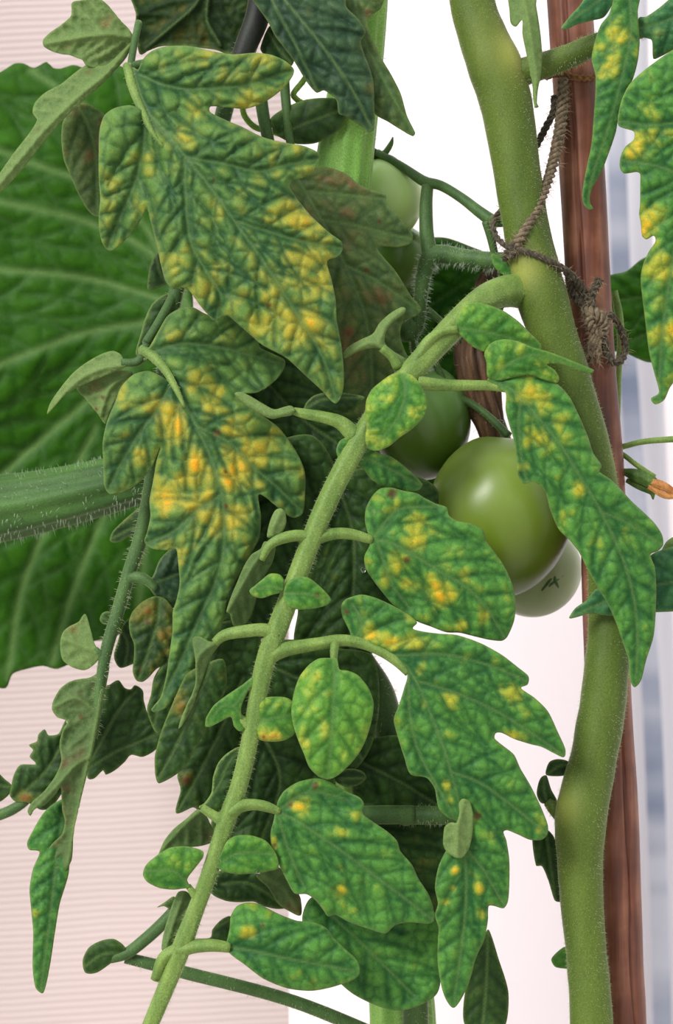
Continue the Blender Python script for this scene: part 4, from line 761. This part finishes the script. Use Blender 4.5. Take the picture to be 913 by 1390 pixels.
def reddish_leaf():
    q3 = lambda p: T(380, 200, 2.853, p)
    D3 = lambda p, ds: [(a[0], a[1], b) for a, b in zip(p, ds)]
    root = thing('tomato_leaf', at(400, 60, 30), 'dull reddish-green tomato leaf behind yellowed leaflet, beside pale upper tomato', 'leaf')
    ra = stalk(root, [(380, 20, 34, 8), (385, 100, 26, 7), (392, 180, 20, 6), (402, 240, 14, 4)], M_DSTALK, 'leaf_stalk')
    leaf(ra, q3([(60, 90), (150, 73), (200, 80), (260, 105), (300, 140), (340, 160), (385, 174), (409, 185), (411, 215), (450, 255), (490, 300), (516, 345), (500, 376), (450, 386), (377, 386), (400, 425), (440, 470), (480, 530), (510, 580), (547, 625), (530, 652), (490, 666), (470, 690), (465, 730), (480, 780), (492, 812), (470, 880), (450, 960), (400, 1040), (320, 1060), (240, 1020), (180, 860), (150, 700), (120, 560), (60, 420), (20, 260), (20, 150)]),
         D3(q3([(60, 110), (160, 280), (250, 450), (320, 620), (350, 780), (360, 1040)]), (14, 4, 0, 4, 16, 36)), [D3(q3([(160, 280), (280, 300), (400, 330), (510, 355)]), (4, 4, 10, 20)), D3(q3([(260, 460), (380, 520), (540, 632)]), (0, 6, 20)), D3(q3([(100, 170), (220, 180), (400, 200)]), (10, 10, 20))], 'reddish', .24, [(470, 290, 14, .3), (480, 260, 14, .3), (475, 330, 16, .3), (520, 400, 18, .35), (470, 460, 16, .4), (480, 500, 18, .3), (450, 240, 14, .25)], [(497, 367, 3), (515, 300, 2.5)], fold=.12, seed=111, lat=34, cell=22, amp=.8)

# ------------------------------------------------------------------ shaded plant behind
def shaded_plant():
    root = thing('tomato_plant', at(560, 2340, 70), 'shaded tomato plant behind the central leaf, dark hairy stem and leaflets', 'tomato plant')
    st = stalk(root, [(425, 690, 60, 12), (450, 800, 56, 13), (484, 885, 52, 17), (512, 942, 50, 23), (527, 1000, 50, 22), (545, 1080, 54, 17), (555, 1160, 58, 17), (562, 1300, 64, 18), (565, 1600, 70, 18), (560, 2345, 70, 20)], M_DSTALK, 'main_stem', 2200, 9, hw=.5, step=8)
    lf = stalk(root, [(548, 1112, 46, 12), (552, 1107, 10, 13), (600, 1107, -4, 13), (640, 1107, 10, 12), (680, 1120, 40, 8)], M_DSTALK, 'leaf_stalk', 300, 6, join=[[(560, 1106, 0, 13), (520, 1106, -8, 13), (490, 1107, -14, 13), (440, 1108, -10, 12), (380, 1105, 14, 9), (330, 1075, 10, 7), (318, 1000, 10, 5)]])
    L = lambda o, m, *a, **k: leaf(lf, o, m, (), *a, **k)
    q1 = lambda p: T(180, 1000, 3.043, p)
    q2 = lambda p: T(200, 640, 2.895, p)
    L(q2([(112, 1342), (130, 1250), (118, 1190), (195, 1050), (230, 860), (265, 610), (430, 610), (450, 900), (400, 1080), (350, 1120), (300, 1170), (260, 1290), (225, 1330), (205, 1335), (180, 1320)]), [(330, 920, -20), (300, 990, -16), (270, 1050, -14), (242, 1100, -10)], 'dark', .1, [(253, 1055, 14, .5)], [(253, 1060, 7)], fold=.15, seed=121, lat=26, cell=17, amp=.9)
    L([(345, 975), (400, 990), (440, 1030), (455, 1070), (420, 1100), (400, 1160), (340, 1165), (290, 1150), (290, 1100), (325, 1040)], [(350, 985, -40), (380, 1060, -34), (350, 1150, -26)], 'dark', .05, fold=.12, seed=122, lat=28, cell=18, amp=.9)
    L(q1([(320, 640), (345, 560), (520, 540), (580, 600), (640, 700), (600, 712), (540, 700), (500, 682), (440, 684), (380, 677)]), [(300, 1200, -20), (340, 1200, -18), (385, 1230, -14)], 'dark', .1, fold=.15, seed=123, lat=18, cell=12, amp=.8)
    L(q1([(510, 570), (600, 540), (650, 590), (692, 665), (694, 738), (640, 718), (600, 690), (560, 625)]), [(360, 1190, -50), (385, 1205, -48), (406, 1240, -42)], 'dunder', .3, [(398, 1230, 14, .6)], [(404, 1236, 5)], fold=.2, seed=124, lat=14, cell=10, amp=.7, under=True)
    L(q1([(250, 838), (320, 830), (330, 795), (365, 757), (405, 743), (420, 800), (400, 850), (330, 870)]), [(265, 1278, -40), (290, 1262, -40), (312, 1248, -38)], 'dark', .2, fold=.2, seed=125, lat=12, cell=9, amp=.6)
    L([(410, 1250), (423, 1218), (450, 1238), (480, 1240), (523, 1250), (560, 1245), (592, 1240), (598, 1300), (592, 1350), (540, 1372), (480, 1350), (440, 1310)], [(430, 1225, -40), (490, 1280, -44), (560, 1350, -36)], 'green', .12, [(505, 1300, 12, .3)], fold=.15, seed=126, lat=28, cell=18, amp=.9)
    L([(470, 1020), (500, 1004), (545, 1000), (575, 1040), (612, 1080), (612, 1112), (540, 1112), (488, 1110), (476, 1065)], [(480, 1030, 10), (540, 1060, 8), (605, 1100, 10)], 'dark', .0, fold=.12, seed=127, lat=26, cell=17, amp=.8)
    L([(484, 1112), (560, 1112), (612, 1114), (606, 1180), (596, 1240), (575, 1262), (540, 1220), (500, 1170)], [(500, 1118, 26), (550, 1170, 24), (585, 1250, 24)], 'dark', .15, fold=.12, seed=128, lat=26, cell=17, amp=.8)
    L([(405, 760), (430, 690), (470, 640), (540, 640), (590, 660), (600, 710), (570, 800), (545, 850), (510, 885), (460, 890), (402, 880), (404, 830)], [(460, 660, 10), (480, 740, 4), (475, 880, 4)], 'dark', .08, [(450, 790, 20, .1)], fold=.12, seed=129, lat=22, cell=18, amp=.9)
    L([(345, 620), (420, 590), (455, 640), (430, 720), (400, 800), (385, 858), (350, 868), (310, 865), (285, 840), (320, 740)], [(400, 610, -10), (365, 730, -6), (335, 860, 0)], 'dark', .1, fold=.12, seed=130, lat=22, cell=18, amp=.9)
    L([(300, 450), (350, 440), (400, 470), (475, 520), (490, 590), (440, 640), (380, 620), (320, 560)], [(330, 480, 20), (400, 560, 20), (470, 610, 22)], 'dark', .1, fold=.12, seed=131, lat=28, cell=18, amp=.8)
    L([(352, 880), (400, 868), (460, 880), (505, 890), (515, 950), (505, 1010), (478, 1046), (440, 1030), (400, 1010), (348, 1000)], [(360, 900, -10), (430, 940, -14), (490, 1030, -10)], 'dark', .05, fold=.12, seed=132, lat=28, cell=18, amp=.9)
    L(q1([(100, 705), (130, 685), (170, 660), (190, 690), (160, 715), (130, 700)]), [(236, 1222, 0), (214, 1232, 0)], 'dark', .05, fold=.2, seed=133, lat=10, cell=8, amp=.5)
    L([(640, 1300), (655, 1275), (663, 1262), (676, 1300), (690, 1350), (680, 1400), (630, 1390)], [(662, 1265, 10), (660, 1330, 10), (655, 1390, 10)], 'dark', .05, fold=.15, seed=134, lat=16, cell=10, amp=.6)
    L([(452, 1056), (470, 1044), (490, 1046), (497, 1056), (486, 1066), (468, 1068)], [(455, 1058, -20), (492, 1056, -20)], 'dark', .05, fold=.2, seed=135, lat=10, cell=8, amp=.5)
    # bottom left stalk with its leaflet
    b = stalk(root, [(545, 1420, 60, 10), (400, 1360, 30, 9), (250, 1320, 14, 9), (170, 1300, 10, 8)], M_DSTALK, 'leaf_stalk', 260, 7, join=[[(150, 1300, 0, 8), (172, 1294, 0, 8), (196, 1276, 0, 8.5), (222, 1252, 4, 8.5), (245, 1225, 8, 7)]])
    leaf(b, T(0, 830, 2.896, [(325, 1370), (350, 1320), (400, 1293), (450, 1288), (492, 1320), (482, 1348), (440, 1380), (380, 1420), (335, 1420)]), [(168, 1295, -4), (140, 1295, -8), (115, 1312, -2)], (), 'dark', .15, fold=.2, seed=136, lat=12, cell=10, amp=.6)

def right_bits():
    root = thing('tomato_leaf', at(990, 780, -10), 'blue-green tomato leaflet pointing left behind stem-side leaflet, right edge', 'leaf')
    leaf(root, [(772, 839), (780, 826), (795, 815), (808, 800), (840, 790), (870, 770), (885, 752), (913, 742), (980, 735), (990, 820), (913, 830), (890, 831), (860, 830), (830, 836), (800, 833), (782, 838)], [(985, 780, -10), (913, 790, -30), (850, 805, -46), (774, 837, -42)], (), 'bluegreen', .05, fold=.2, seed=141, lat=26, cell=17, amp=.8)
    leaf(root, [(895, 765), (902, 738), (913, 729), (950, 720), (990, 740), (980, 770)], [(980, 750, 20), (900, 750, 24)], (), 'under', .1, fold=.2, seed=142, lat=14, cell=10, amp=.6)
    stalk(root, [(1010, 770, 0, 6), (980, 778, -12, 5), (930, 787, -30, 4)], M_DSTALK, 'leaf_stalk')
    # thin stalks with a withered flower
    tr = thing('withered_truss', at(990, 600, 40), 'thin green stalks with withered orange-brown flower tip right of the cane', 'flower stalk')
    stalk(tr, [(990, 604, 40, 4.5), (940, 596, 46, 4.5), (900, 597, 52, 4.2), (870, 600, 58, 4), (846, 606, 66, 4), (810, 614, 80, 4)], M_STALK, 'stalk', 60, 4,
          join=[[(810, 596, 84, 3.5), (845, 617, 66, 3.5), (862, 630, 56, 3.6), (888, 648, 46, 4)]])
    M_DRY = stem_material('withered_petal', lin(150, 88, 40), lin(206, 150, 88), 260)
    M_SEP = stem_material('dark_sepal', lin(50, 84, 34), lin(96, 124, 56), 260)
    for i, (p, m, nm) in enumerate([([(846, 640, 60, 4), (862, 645, 50, 8), (882, 654, 44, 9), (896, 664, 40, 4)], M_SEP, 'sepal'), ([(850, 652, 60, 3), (868, 660, 50, 5), (884, 668, 44, 4), (886, 678, 42, 1)], M_SEP, 'sepal'),
                                    ([(876, 654, 44, 5), (895, 658, 38, 6), (910, 666, 36, 5), (925, 680, 36, 3)], M_DRY, 'withered_petal'), ([(880, 660, 42, 4), (900, 672, 36, 4), (914, 674, 34, 3), (930, 670, 34, 1)], M_DRY, 'withered_petal')]):
        stalk(tr, p, m, nm, ribs=5, ribamp=.12, seg=20, step=3, squash=.6)
    # green stem behind the cane
    s2 = thing('vine_shoot', at(846, 2340, 140), 'thin yellow-green shoot right behind the cane', 'shoot')
    stalk(s2, [(833, 395, 130, 5), (840, 430, 130, 5.5), (842, 470, 130, 5), (838, 520, 132, 5), (836, 700, 136, 5), (842, 1300, 140, 5), (846, 2345, 140, 5)], M_STALK, 'stem', step=8)

# ------------------------------------------------------------------ fruit
def fruit_material(name, c1, c2, c3):
    m, nt, n, l, b = nodes_of(name)
    tcn = n.new('ShaderNodeTexCoord')
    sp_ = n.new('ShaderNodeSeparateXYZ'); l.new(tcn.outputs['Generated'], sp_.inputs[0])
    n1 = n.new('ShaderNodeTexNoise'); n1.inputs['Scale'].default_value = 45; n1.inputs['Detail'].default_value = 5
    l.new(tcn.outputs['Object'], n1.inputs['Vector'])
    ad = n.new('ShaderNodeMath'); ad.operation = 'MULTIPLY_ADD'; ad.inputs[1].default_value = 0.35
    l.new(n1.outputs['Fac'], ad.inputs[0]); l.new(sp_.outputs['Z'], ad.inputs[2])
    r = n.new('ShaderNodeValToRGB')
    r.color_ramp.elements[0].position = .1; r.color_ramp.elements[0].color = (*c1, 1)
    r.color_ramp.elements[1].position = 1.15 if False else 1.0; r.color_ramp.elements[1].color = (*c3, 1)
    e = r.color_ramp.elements.new(.55); e.color = (*c2, 1)  # lit top and darker bottom of the fruit are put into this ramp
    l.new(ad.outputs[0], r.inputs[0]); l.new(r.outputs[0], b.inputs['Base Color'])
    b.inputs['Roughness'].default_value = 0.32; b.inputs['Specular IOR Level'].default_value = 0.45
    b.inputs['Subsurface Weight'].default_value = 0.15; b.inputs['Subsurface Radius'].default_value = (0.004, 0.006, 0.002); b.inputs['Subsurface Scale'].default_value = 1.0
    n3 = n.new('ShaderNodeTexNoise'); n3.inputs['Scale'].default_value = 700
    l.new(tcn.outputs['Object'], n3.inputs['Vector'])
    bp = n.new('ShaderNodeBump'); bp.inputs['Strength'].default_value = 0.06; bp.inputs['Distance'].default_value = 0.0004
    l.new(n3.outputs['Fac'], bp.inputs['Height']); l.new(bp.outputs[0], b.inputs['Normal'])
    return m

def tomato(x, y, d, rx, ry, mat, label, tilt=0.0, seed=1, calyx=None, stem=None):
    c = at(x, y, d); k = (DIST + d * S_) / DIST * S_
    root = thing('tomato', c, label, 'tomato', 'green tomatoes of the truss')
    nu, nv = 48, 32; V = []; F = []
    for i in range(nv + 1):
        ph = math.pi * i / nv
        for j in range(nu):
            th = 2 * math.pi * j / nu
            lob = 1 + 0.018 * math.cos(5 * th + seed) * max(0, math.cos(ph)) ** 0.5 if math.cos(ph) > 0 else 1
            z = math.cos(ph); rr = math.sin(ph) * (1 - 0.07 * z * 0 + 0.04 * z)
            z2 = z - 0.12 * math.exp(-(math.sin(ph) / 0.22) ** 2) * (1 if z > 0 else 0)
            px, py, pz = rr * math.cos(th) * lob * rx, rr * math.sin(th) * lob * rx, z2 * ry
            ct, sn = math.cos(tilt), math.sin(tilt)
            px, pz = px * ct + pz * sn, -px * sn + pz * ct
            V.append(c + Vector((px, py, pz)) * k)
    for i in range(nv):
        for j in range(nu):
            a = i * nu + j; b_ = i * nu + (j + 1) % nu
            F.append([a, b_, b_ + nu, a + nu] [::-1])
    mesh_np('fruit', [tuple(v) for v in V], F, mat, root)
    top = (x + ry * math.sin(tilt) * .9, y - ry * math.cos(tilt) * .88)
    if stem: stalk(root, stem, M_DSTALK, 'fruit_stalk', 60, 4)
    if calyx:
        for q in calyx: stalk(root, q, M_DSTALK, 'sepal', step=3, seg=10, squash=.45)
    return root

def tomatoes():
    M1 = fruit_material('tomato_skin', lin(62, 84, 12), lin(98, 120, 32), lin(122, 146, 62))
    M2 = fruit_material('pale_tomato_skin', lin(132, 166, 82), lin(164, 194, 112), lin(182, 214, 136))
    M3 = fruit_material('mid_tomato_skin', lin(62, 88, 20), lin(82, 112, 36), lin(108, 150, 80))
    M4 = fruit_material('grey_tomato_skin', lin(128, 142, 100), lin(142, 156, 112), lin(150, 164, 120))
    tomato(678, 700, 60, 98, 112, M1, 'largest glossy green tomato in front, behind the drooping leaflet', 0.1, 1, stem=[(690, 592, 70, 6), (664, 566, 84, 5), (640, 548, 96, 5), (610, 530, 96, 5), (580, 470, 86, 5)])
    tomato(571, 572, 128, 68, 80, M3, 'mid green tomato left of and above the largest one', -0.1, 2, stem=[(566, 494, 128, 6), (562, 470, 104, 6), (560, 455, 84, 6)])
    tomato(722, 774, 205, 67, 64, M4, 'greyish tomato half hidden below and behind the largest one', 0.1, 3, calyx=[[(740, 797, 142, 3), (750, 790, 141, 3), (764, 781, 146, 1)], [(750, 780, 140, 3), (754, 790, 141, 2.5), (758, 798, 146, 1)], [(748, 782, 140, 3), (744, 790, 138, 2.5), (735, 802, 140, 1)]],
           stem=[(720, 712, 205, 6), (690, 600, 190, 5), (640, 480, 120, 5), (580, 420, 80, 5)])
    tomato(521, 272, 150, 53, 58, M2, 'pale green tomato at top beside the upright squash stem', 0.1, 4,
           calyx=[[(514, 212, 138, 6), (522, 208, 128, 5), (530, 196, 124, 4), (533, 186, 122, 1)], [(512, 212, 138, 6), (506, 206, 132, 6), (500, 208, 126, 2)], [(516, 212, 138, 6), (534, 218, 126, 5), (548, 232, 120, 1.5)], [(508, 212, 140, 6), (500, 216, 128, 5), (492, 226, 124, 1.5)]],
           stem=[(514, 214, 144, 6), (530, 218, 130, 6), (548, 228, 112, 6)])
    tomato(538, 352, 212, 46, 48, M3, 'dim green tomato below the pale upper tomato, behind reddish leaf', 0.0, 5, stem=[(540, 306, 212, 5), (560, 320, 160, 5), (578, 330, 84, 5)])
    wl_ = thing('withered_leaf', at(664, 360, 100), 'withered dark brown shrivelled leaf above the largest tomato', 'withered leaf')
    M_W = stem_material('withered_skin', lin(52, 36, 26), lin(116, 86, 62), 200, stretch=(1, 1, .15), sheen=.1)
    stalk(wl_, [(668, 360, 80, 6), (660, 385, 100, 14), (650, 430, 112, 17), (640, 470, 116, 20), (642, 500, 116, 23), (654, 540, 118, 24), (664, 575, 122, 22), (668, 605, 128, 12), (668, 620, 130, 2)], M_W, 'blade', 120, 8, ribs=9, ribamp=.13, seg=54, lump=.25, step=4)

# ------------------------------------------------------------------ cane and twine
def cane():
    m, nt, n, l, b = nodes_of('cane_wood')
    tcn = n.new('ShaderNodeTexCoord'); mp = n.new('ShaderNodeMapping'); mp.inputs['Scale'].default_value = (1, 1, .06)
    l.new(tcn.outputs['Object'], mp.inputs[0])
    n1 = n.new('ShaderNodeTexNoise'); n1.inputs['Scale'].default_value = 260; n1.inputs['Detail'].default_value = 6
    n2 = n.new('ShaderNodeTexNoise'); n2.inputs['Scale'].default_value = 28; n2.inputs['Detail'].default_value = 6
    l.new(mp.outputs[0], n1.inputs['Vector']); l.new(tcn.outputs['Object'], n2.inputs['Vector'])
    ad = n.new('ShaderNodeMath'); ad.operation = 'MULTIPLY_ADD'; ad.inputs[1].default_value = .6
    l.new(n1.outputs['Fac'], ad.inputs[0]); l.new(n2.outputs['Fac'], ad.inputs[2])
    r = n.new('ShaderNodeValToRGB')
    r.color_ramp.elements[0].position = .5; r.color_ramp.elements[0].color = (*lin(42, 24, 20), 1)
    r.color_ramp.elements[1].position = 1.05 if False else 1.0; r.color_ramp.elements[1].color = (*lin(156, 104, 80), 1)
    e = r.color_ramp.elements.new(.76); e.color = (*lin(108, 60, 42), 1)
    l.new(ad.outputs[0], r.inputs[0]); l.new(r.outputs[0], b.inputs['Base Color'])
    b.inputs['Roughness'].default_value = .5
    bp = n.new('ShaderNodeBump'); bp.inputs['Strength'].default_value = .3; bp.inputs['Distance'].default_value = .0006
    l.new(n1.outputs['Fac'], bp.inputs['Height']); l.new(bp.outputs[0], b.inputs['Normal'])
    root = thing('garden_cane', at(872, 2361, 62), 'reddish brown wooden cane standing behind the thick tomato stem', 'cane')
    P = [(742, -480, 62, 30), (773, 0, 62, 30.5), (790, 237, 62, 31), (795, 330, 62, 30.5), (803, 490, 62, 31), (816, 650, 62, 31), (820, 800, 62, 31), (826, 960, 62, 31), (835, 1100, 62, 31), (842, 1300, 62, 31), (850, 1500, 62, 31), (872, 2362, 62, 32)]
    R = resample(P, 8); C = at_np(R[:, :2], R[:, 2]); rad = R[:, 3] * S_ * (1 + R[:, 2] * S_)
    Tn, N, B = frames(C); seg = 80; ang = np.linspace(0, 2 * math.pi, seg, endpoint=False)
    V = []; F = []
    for i in range(len(C)):
        yy = R[i, 1]
        # lengthwise split in the bark, running slowly round the cane
        crack = 3.50 - 0.75 * min(1, max(0, (yy - 520) / 420)) + 0.03 * math.sin(yy * .03)
        dd = np.abs((ang - crack + math.pi) % (2 * math.pi) - math.pi)
        f = 1 - 0.30 * np.exp(-(dd / 0.06) ** 2) + 0.014 * np.sin(3 * ang + yy * .004) + 0.012 * np.array([nz((math.cos(a) * 2, yy * .02), 1, 4) for a in ang])
        a2 = ang - math.pi / 2
        V.append(C[i] + (np.cos(a2) * f)[:, None] * B[i] * rad[i] * -1 + (-np.sin(a2) * f)[:, None] * -N[i] * rad[i])
    V = np.vstack(V)
    for i in range(len(C) - 1):
        for j in range(seg):
            j2 = (j + 1) % seg
            F.append([i * seg + j, i * seg + j2, (i + 1) * seg + j2, (i + 1) * seg + j])
    F.append(list(range(seg))); F.append([(len(C) - 1) * seg + j for j in range(seg)][::-1])
    o = mesh_np('wood', V, F, m, root)
    bm = bmesh.new(); bm.from_mesh(o.data); bmesh.ops.recalc_face_normals(bm, faces=bm.faces); bm.to_mesh(o.data); bm.free()

def rope(parent, pts, name, mat, plies=3, pitch=26, seg=8, step=2.5, fuzz=0, label=None, seed=1):
    R = resample(pts, step); C = at_np(R[:, :2], R[:, 2]); k = (1 + R[:, 2] * S_)
    rad = R[:, 3] * S_ * k
    Tn, N, B = frames(C); ln = np.concatenate([[0], np.cumsum(np.linalg.norm(np.diff(C, axis=0), axis=1))]) / S_
    V = []; F = []
    ang = np.linspace(0, 2 * math.pi, seg, endpoint=False)
    for p in range(plies):
        a0 = 2 * math.pi * p / plies + 2 * math.pi * ln / pitch
        Q = C + (np.cos(a0)[:, None] * N + np.sin(a0)[:, None] * B) * (rad * 0.5)[:, None]
        base = len(V)
        for i in range(len(C)):
            rr = rad[i] * 0.56 * (1 + .12 * nz((i * .3, p), 1, seed))
            for a in ang: V.append(Q[i] + (math.cos(a) * N[i] + math.sin(a) * B[i]) * rr)
        for i in range(len(C) - 1):
            for j in range(seg):
                j2 = (j + 1) % seg
                F.append([base + i * seg + j, base + i * seg + j2, base + (i + 1) * seg + j2, base + (i + 1) * seg + j])
        F.append([base + j for j in range(seg)][::-1]); F.append([base + (len(C) - 1) * seg + j for j in range(seg)])
    o = mesh_np(name, V, F, mat, parent, label=label)
    if fuzz: hairs(o, C, rad, (Tn, N, B), fuzz, 13, .5, M_FIBRE, seed, 0.9, name='fibre')
    return o

M_FIBRE = plain_material('jute_fibre', lin(150, 132, 108), .7, .2, .2)
def twine():
    M_J = stem_material('jute', lin(70, 60, 48), lin(142, 126, 102), 500, rough=.8, stretch=(1, 1, 1), sheen=.2, bump=.5)
    M_JD = stem_material('dark_jute', lin(40, 36, 30), lin(92, 84, 70), 500, rough=.8, stretch=(1, 1, 1), sheen=.2, bump=.5)
    M_JR = stem_material('rusty_jute', lin(92, 60, 30), lin(150, 104, 60), 500, rough=.8, stretch=(1, 1, 1), sheen=.2)
    root = thing('twine', at(796, 430, 28), 'fuzzy grey-brown jute twine tying the thick stem to the cane', 'twine')
    rope(root, [(740, 106, 44, 4), (748, 102, 38, 4.5), (764, 101, 30, 4.5), (784, 106, 26, 4.5), (806, 105, 34, 4.5), (822, 100, 56, 4), (828, 96, 70, 4)], 'wrap', M_JR, fuzz=60, label='rusty brown turn round the cane')
    rope(root, [(764, 106, 24, 7), (763, 140, 22, 8), (760, 175, 18, 8.5), (752, 215, 8, 8), (742, 250, -4, 7), (730, 282, -22, 6.5), (713, 311, -33, 6.5), (698, 334, -30, 7), (690, 348, -22, 7)], 'strand', M_J, fuzz=420, seed=2)
    rope(root, [(752, 130, 30, 5), (751, 151, 28, 5), (740, 174, 34, 5), (728, 197, 36, 5), (712, 225, 38, 5)], 'strand', M_JD, fuzz=80, seed=3)
    rope(root, [(696, 276, 26, 3.5), (682, 283, 16, 3.5), (670, 300, 4, 4), (673, 320, -8, 4), (687, 334, -24, 4.2), (702, 339, -34, 4.2), (718, 343, -37, 4.4), (744, 354, -33, 4.8), (765, 366, -18, 5.4), (782, 382, 4, 6), (794, 402, 18, 6.5), (803, 424, 20, 7)], 'strand', M_JD, fuzz=260, seed=4)
    rope(root, [(684, 352, -14, 5), (690, 342, -26, 7), (697, 332, -32, 6), (694, 350, -28, 5)], 'knot', M_JD, fuzz=20, pitch=18, seed=5)
    rope(root, [(770, 372, 8, 5), (778, 398, 16, 6), (792, 416, 18, 6), (806, 430, 16, 7)], 'strand', M_JD, fuzz=60, seed=9)
    rope(root, [(792, 420, 20, 7), (802, 424, 12, 9), (815, 432, 12, 9), (820, 446, 16, 8), (810, 452, 16, 7), (800, 436, 12, 8), (806, 424, 14, 7)], 'knot', M_J, fuzz=200, pitch=22, seed=6)
    rope(root, [(804, 424, 14, 6), (803, 404, 14, 5.5), (808, 390, 14, 6), (814, 378, 12, 6.5)], 'loose_end', M_JD, fuzz=60, seed=7)
    for i, dx in enumerate((-7, 0, 7)):
        rope(root, [(808 + dx * .3, 446, 16, 4), (807 + dx * .7, 465, 16, 4.5), (804 + dx * 1.1, 480, 18, 4), (801 + dx * 1.5, 494, 20, 2)], 'frayed_end', M_J, fuzz=70, pitch=40, seed=10 + i)
    rope(root, [(816, 440, 14, 4.5), (828, 428, 24, 4.8), (838, 440, 38, 5), (846, 458, 44, 5.2), (848, 476, 44, 5.4), (842, 490, 36, 5.4), (832, 492, 28, 5.4), (824, 480, 24, 5.6), (820, 464, 22, 5.8), (814, 448, 18, 5)], 'loop', M_JD, fuzz=160, seed=8)

def drops():
    m, nt, n, l, b = nodes_of('water')
    b.inputs['Transmission Weight'].default_value = 1; b.inputs['Roughness'].default_value = 0; b.inputs['IOR'].default_value = 1.33
    for i, (x, y, d, r, lb) in enumerate([(493, 773, -104, 3.4, 'tiny water drop on left margin of the oval yellow-spotted leaflet'), (349, 1184, -122, 3.6, 'tiny water drop under the small leaflet near the bottom')]):
        bm = bmesh.new(); bmesh.ops.create_icosphere(bm, subdivisions=3, radius=r * S_)
        for v in bm.verts: v.co.z *= 1.15 if v.co.z < 0 else 0.95
        me = bpy.data.meshes.new('water_drop'); bm.to_mesh(me); bm.free()
        me.polygons.foreach_set('use_smooth', [True] * len(me.polygons))
        o = link('water_drop', me, m); o.location = at(x, y, d); tag(o, lb, 'water drop', 'water drops')

setting()
squash()
tomato_plant()
left_leaf()
top_leaf()
reddish_leaf()
shaded_plant()
lower_left_leaf()
right_bits()
tomatoes()
cane()
twine()
drops()
for o in bpy.data.objects:
    if '_o' in o: del o['_o']
print('leaf triangles', LEAF_TRIS[0], 'objects', len(bpy.data.objects))
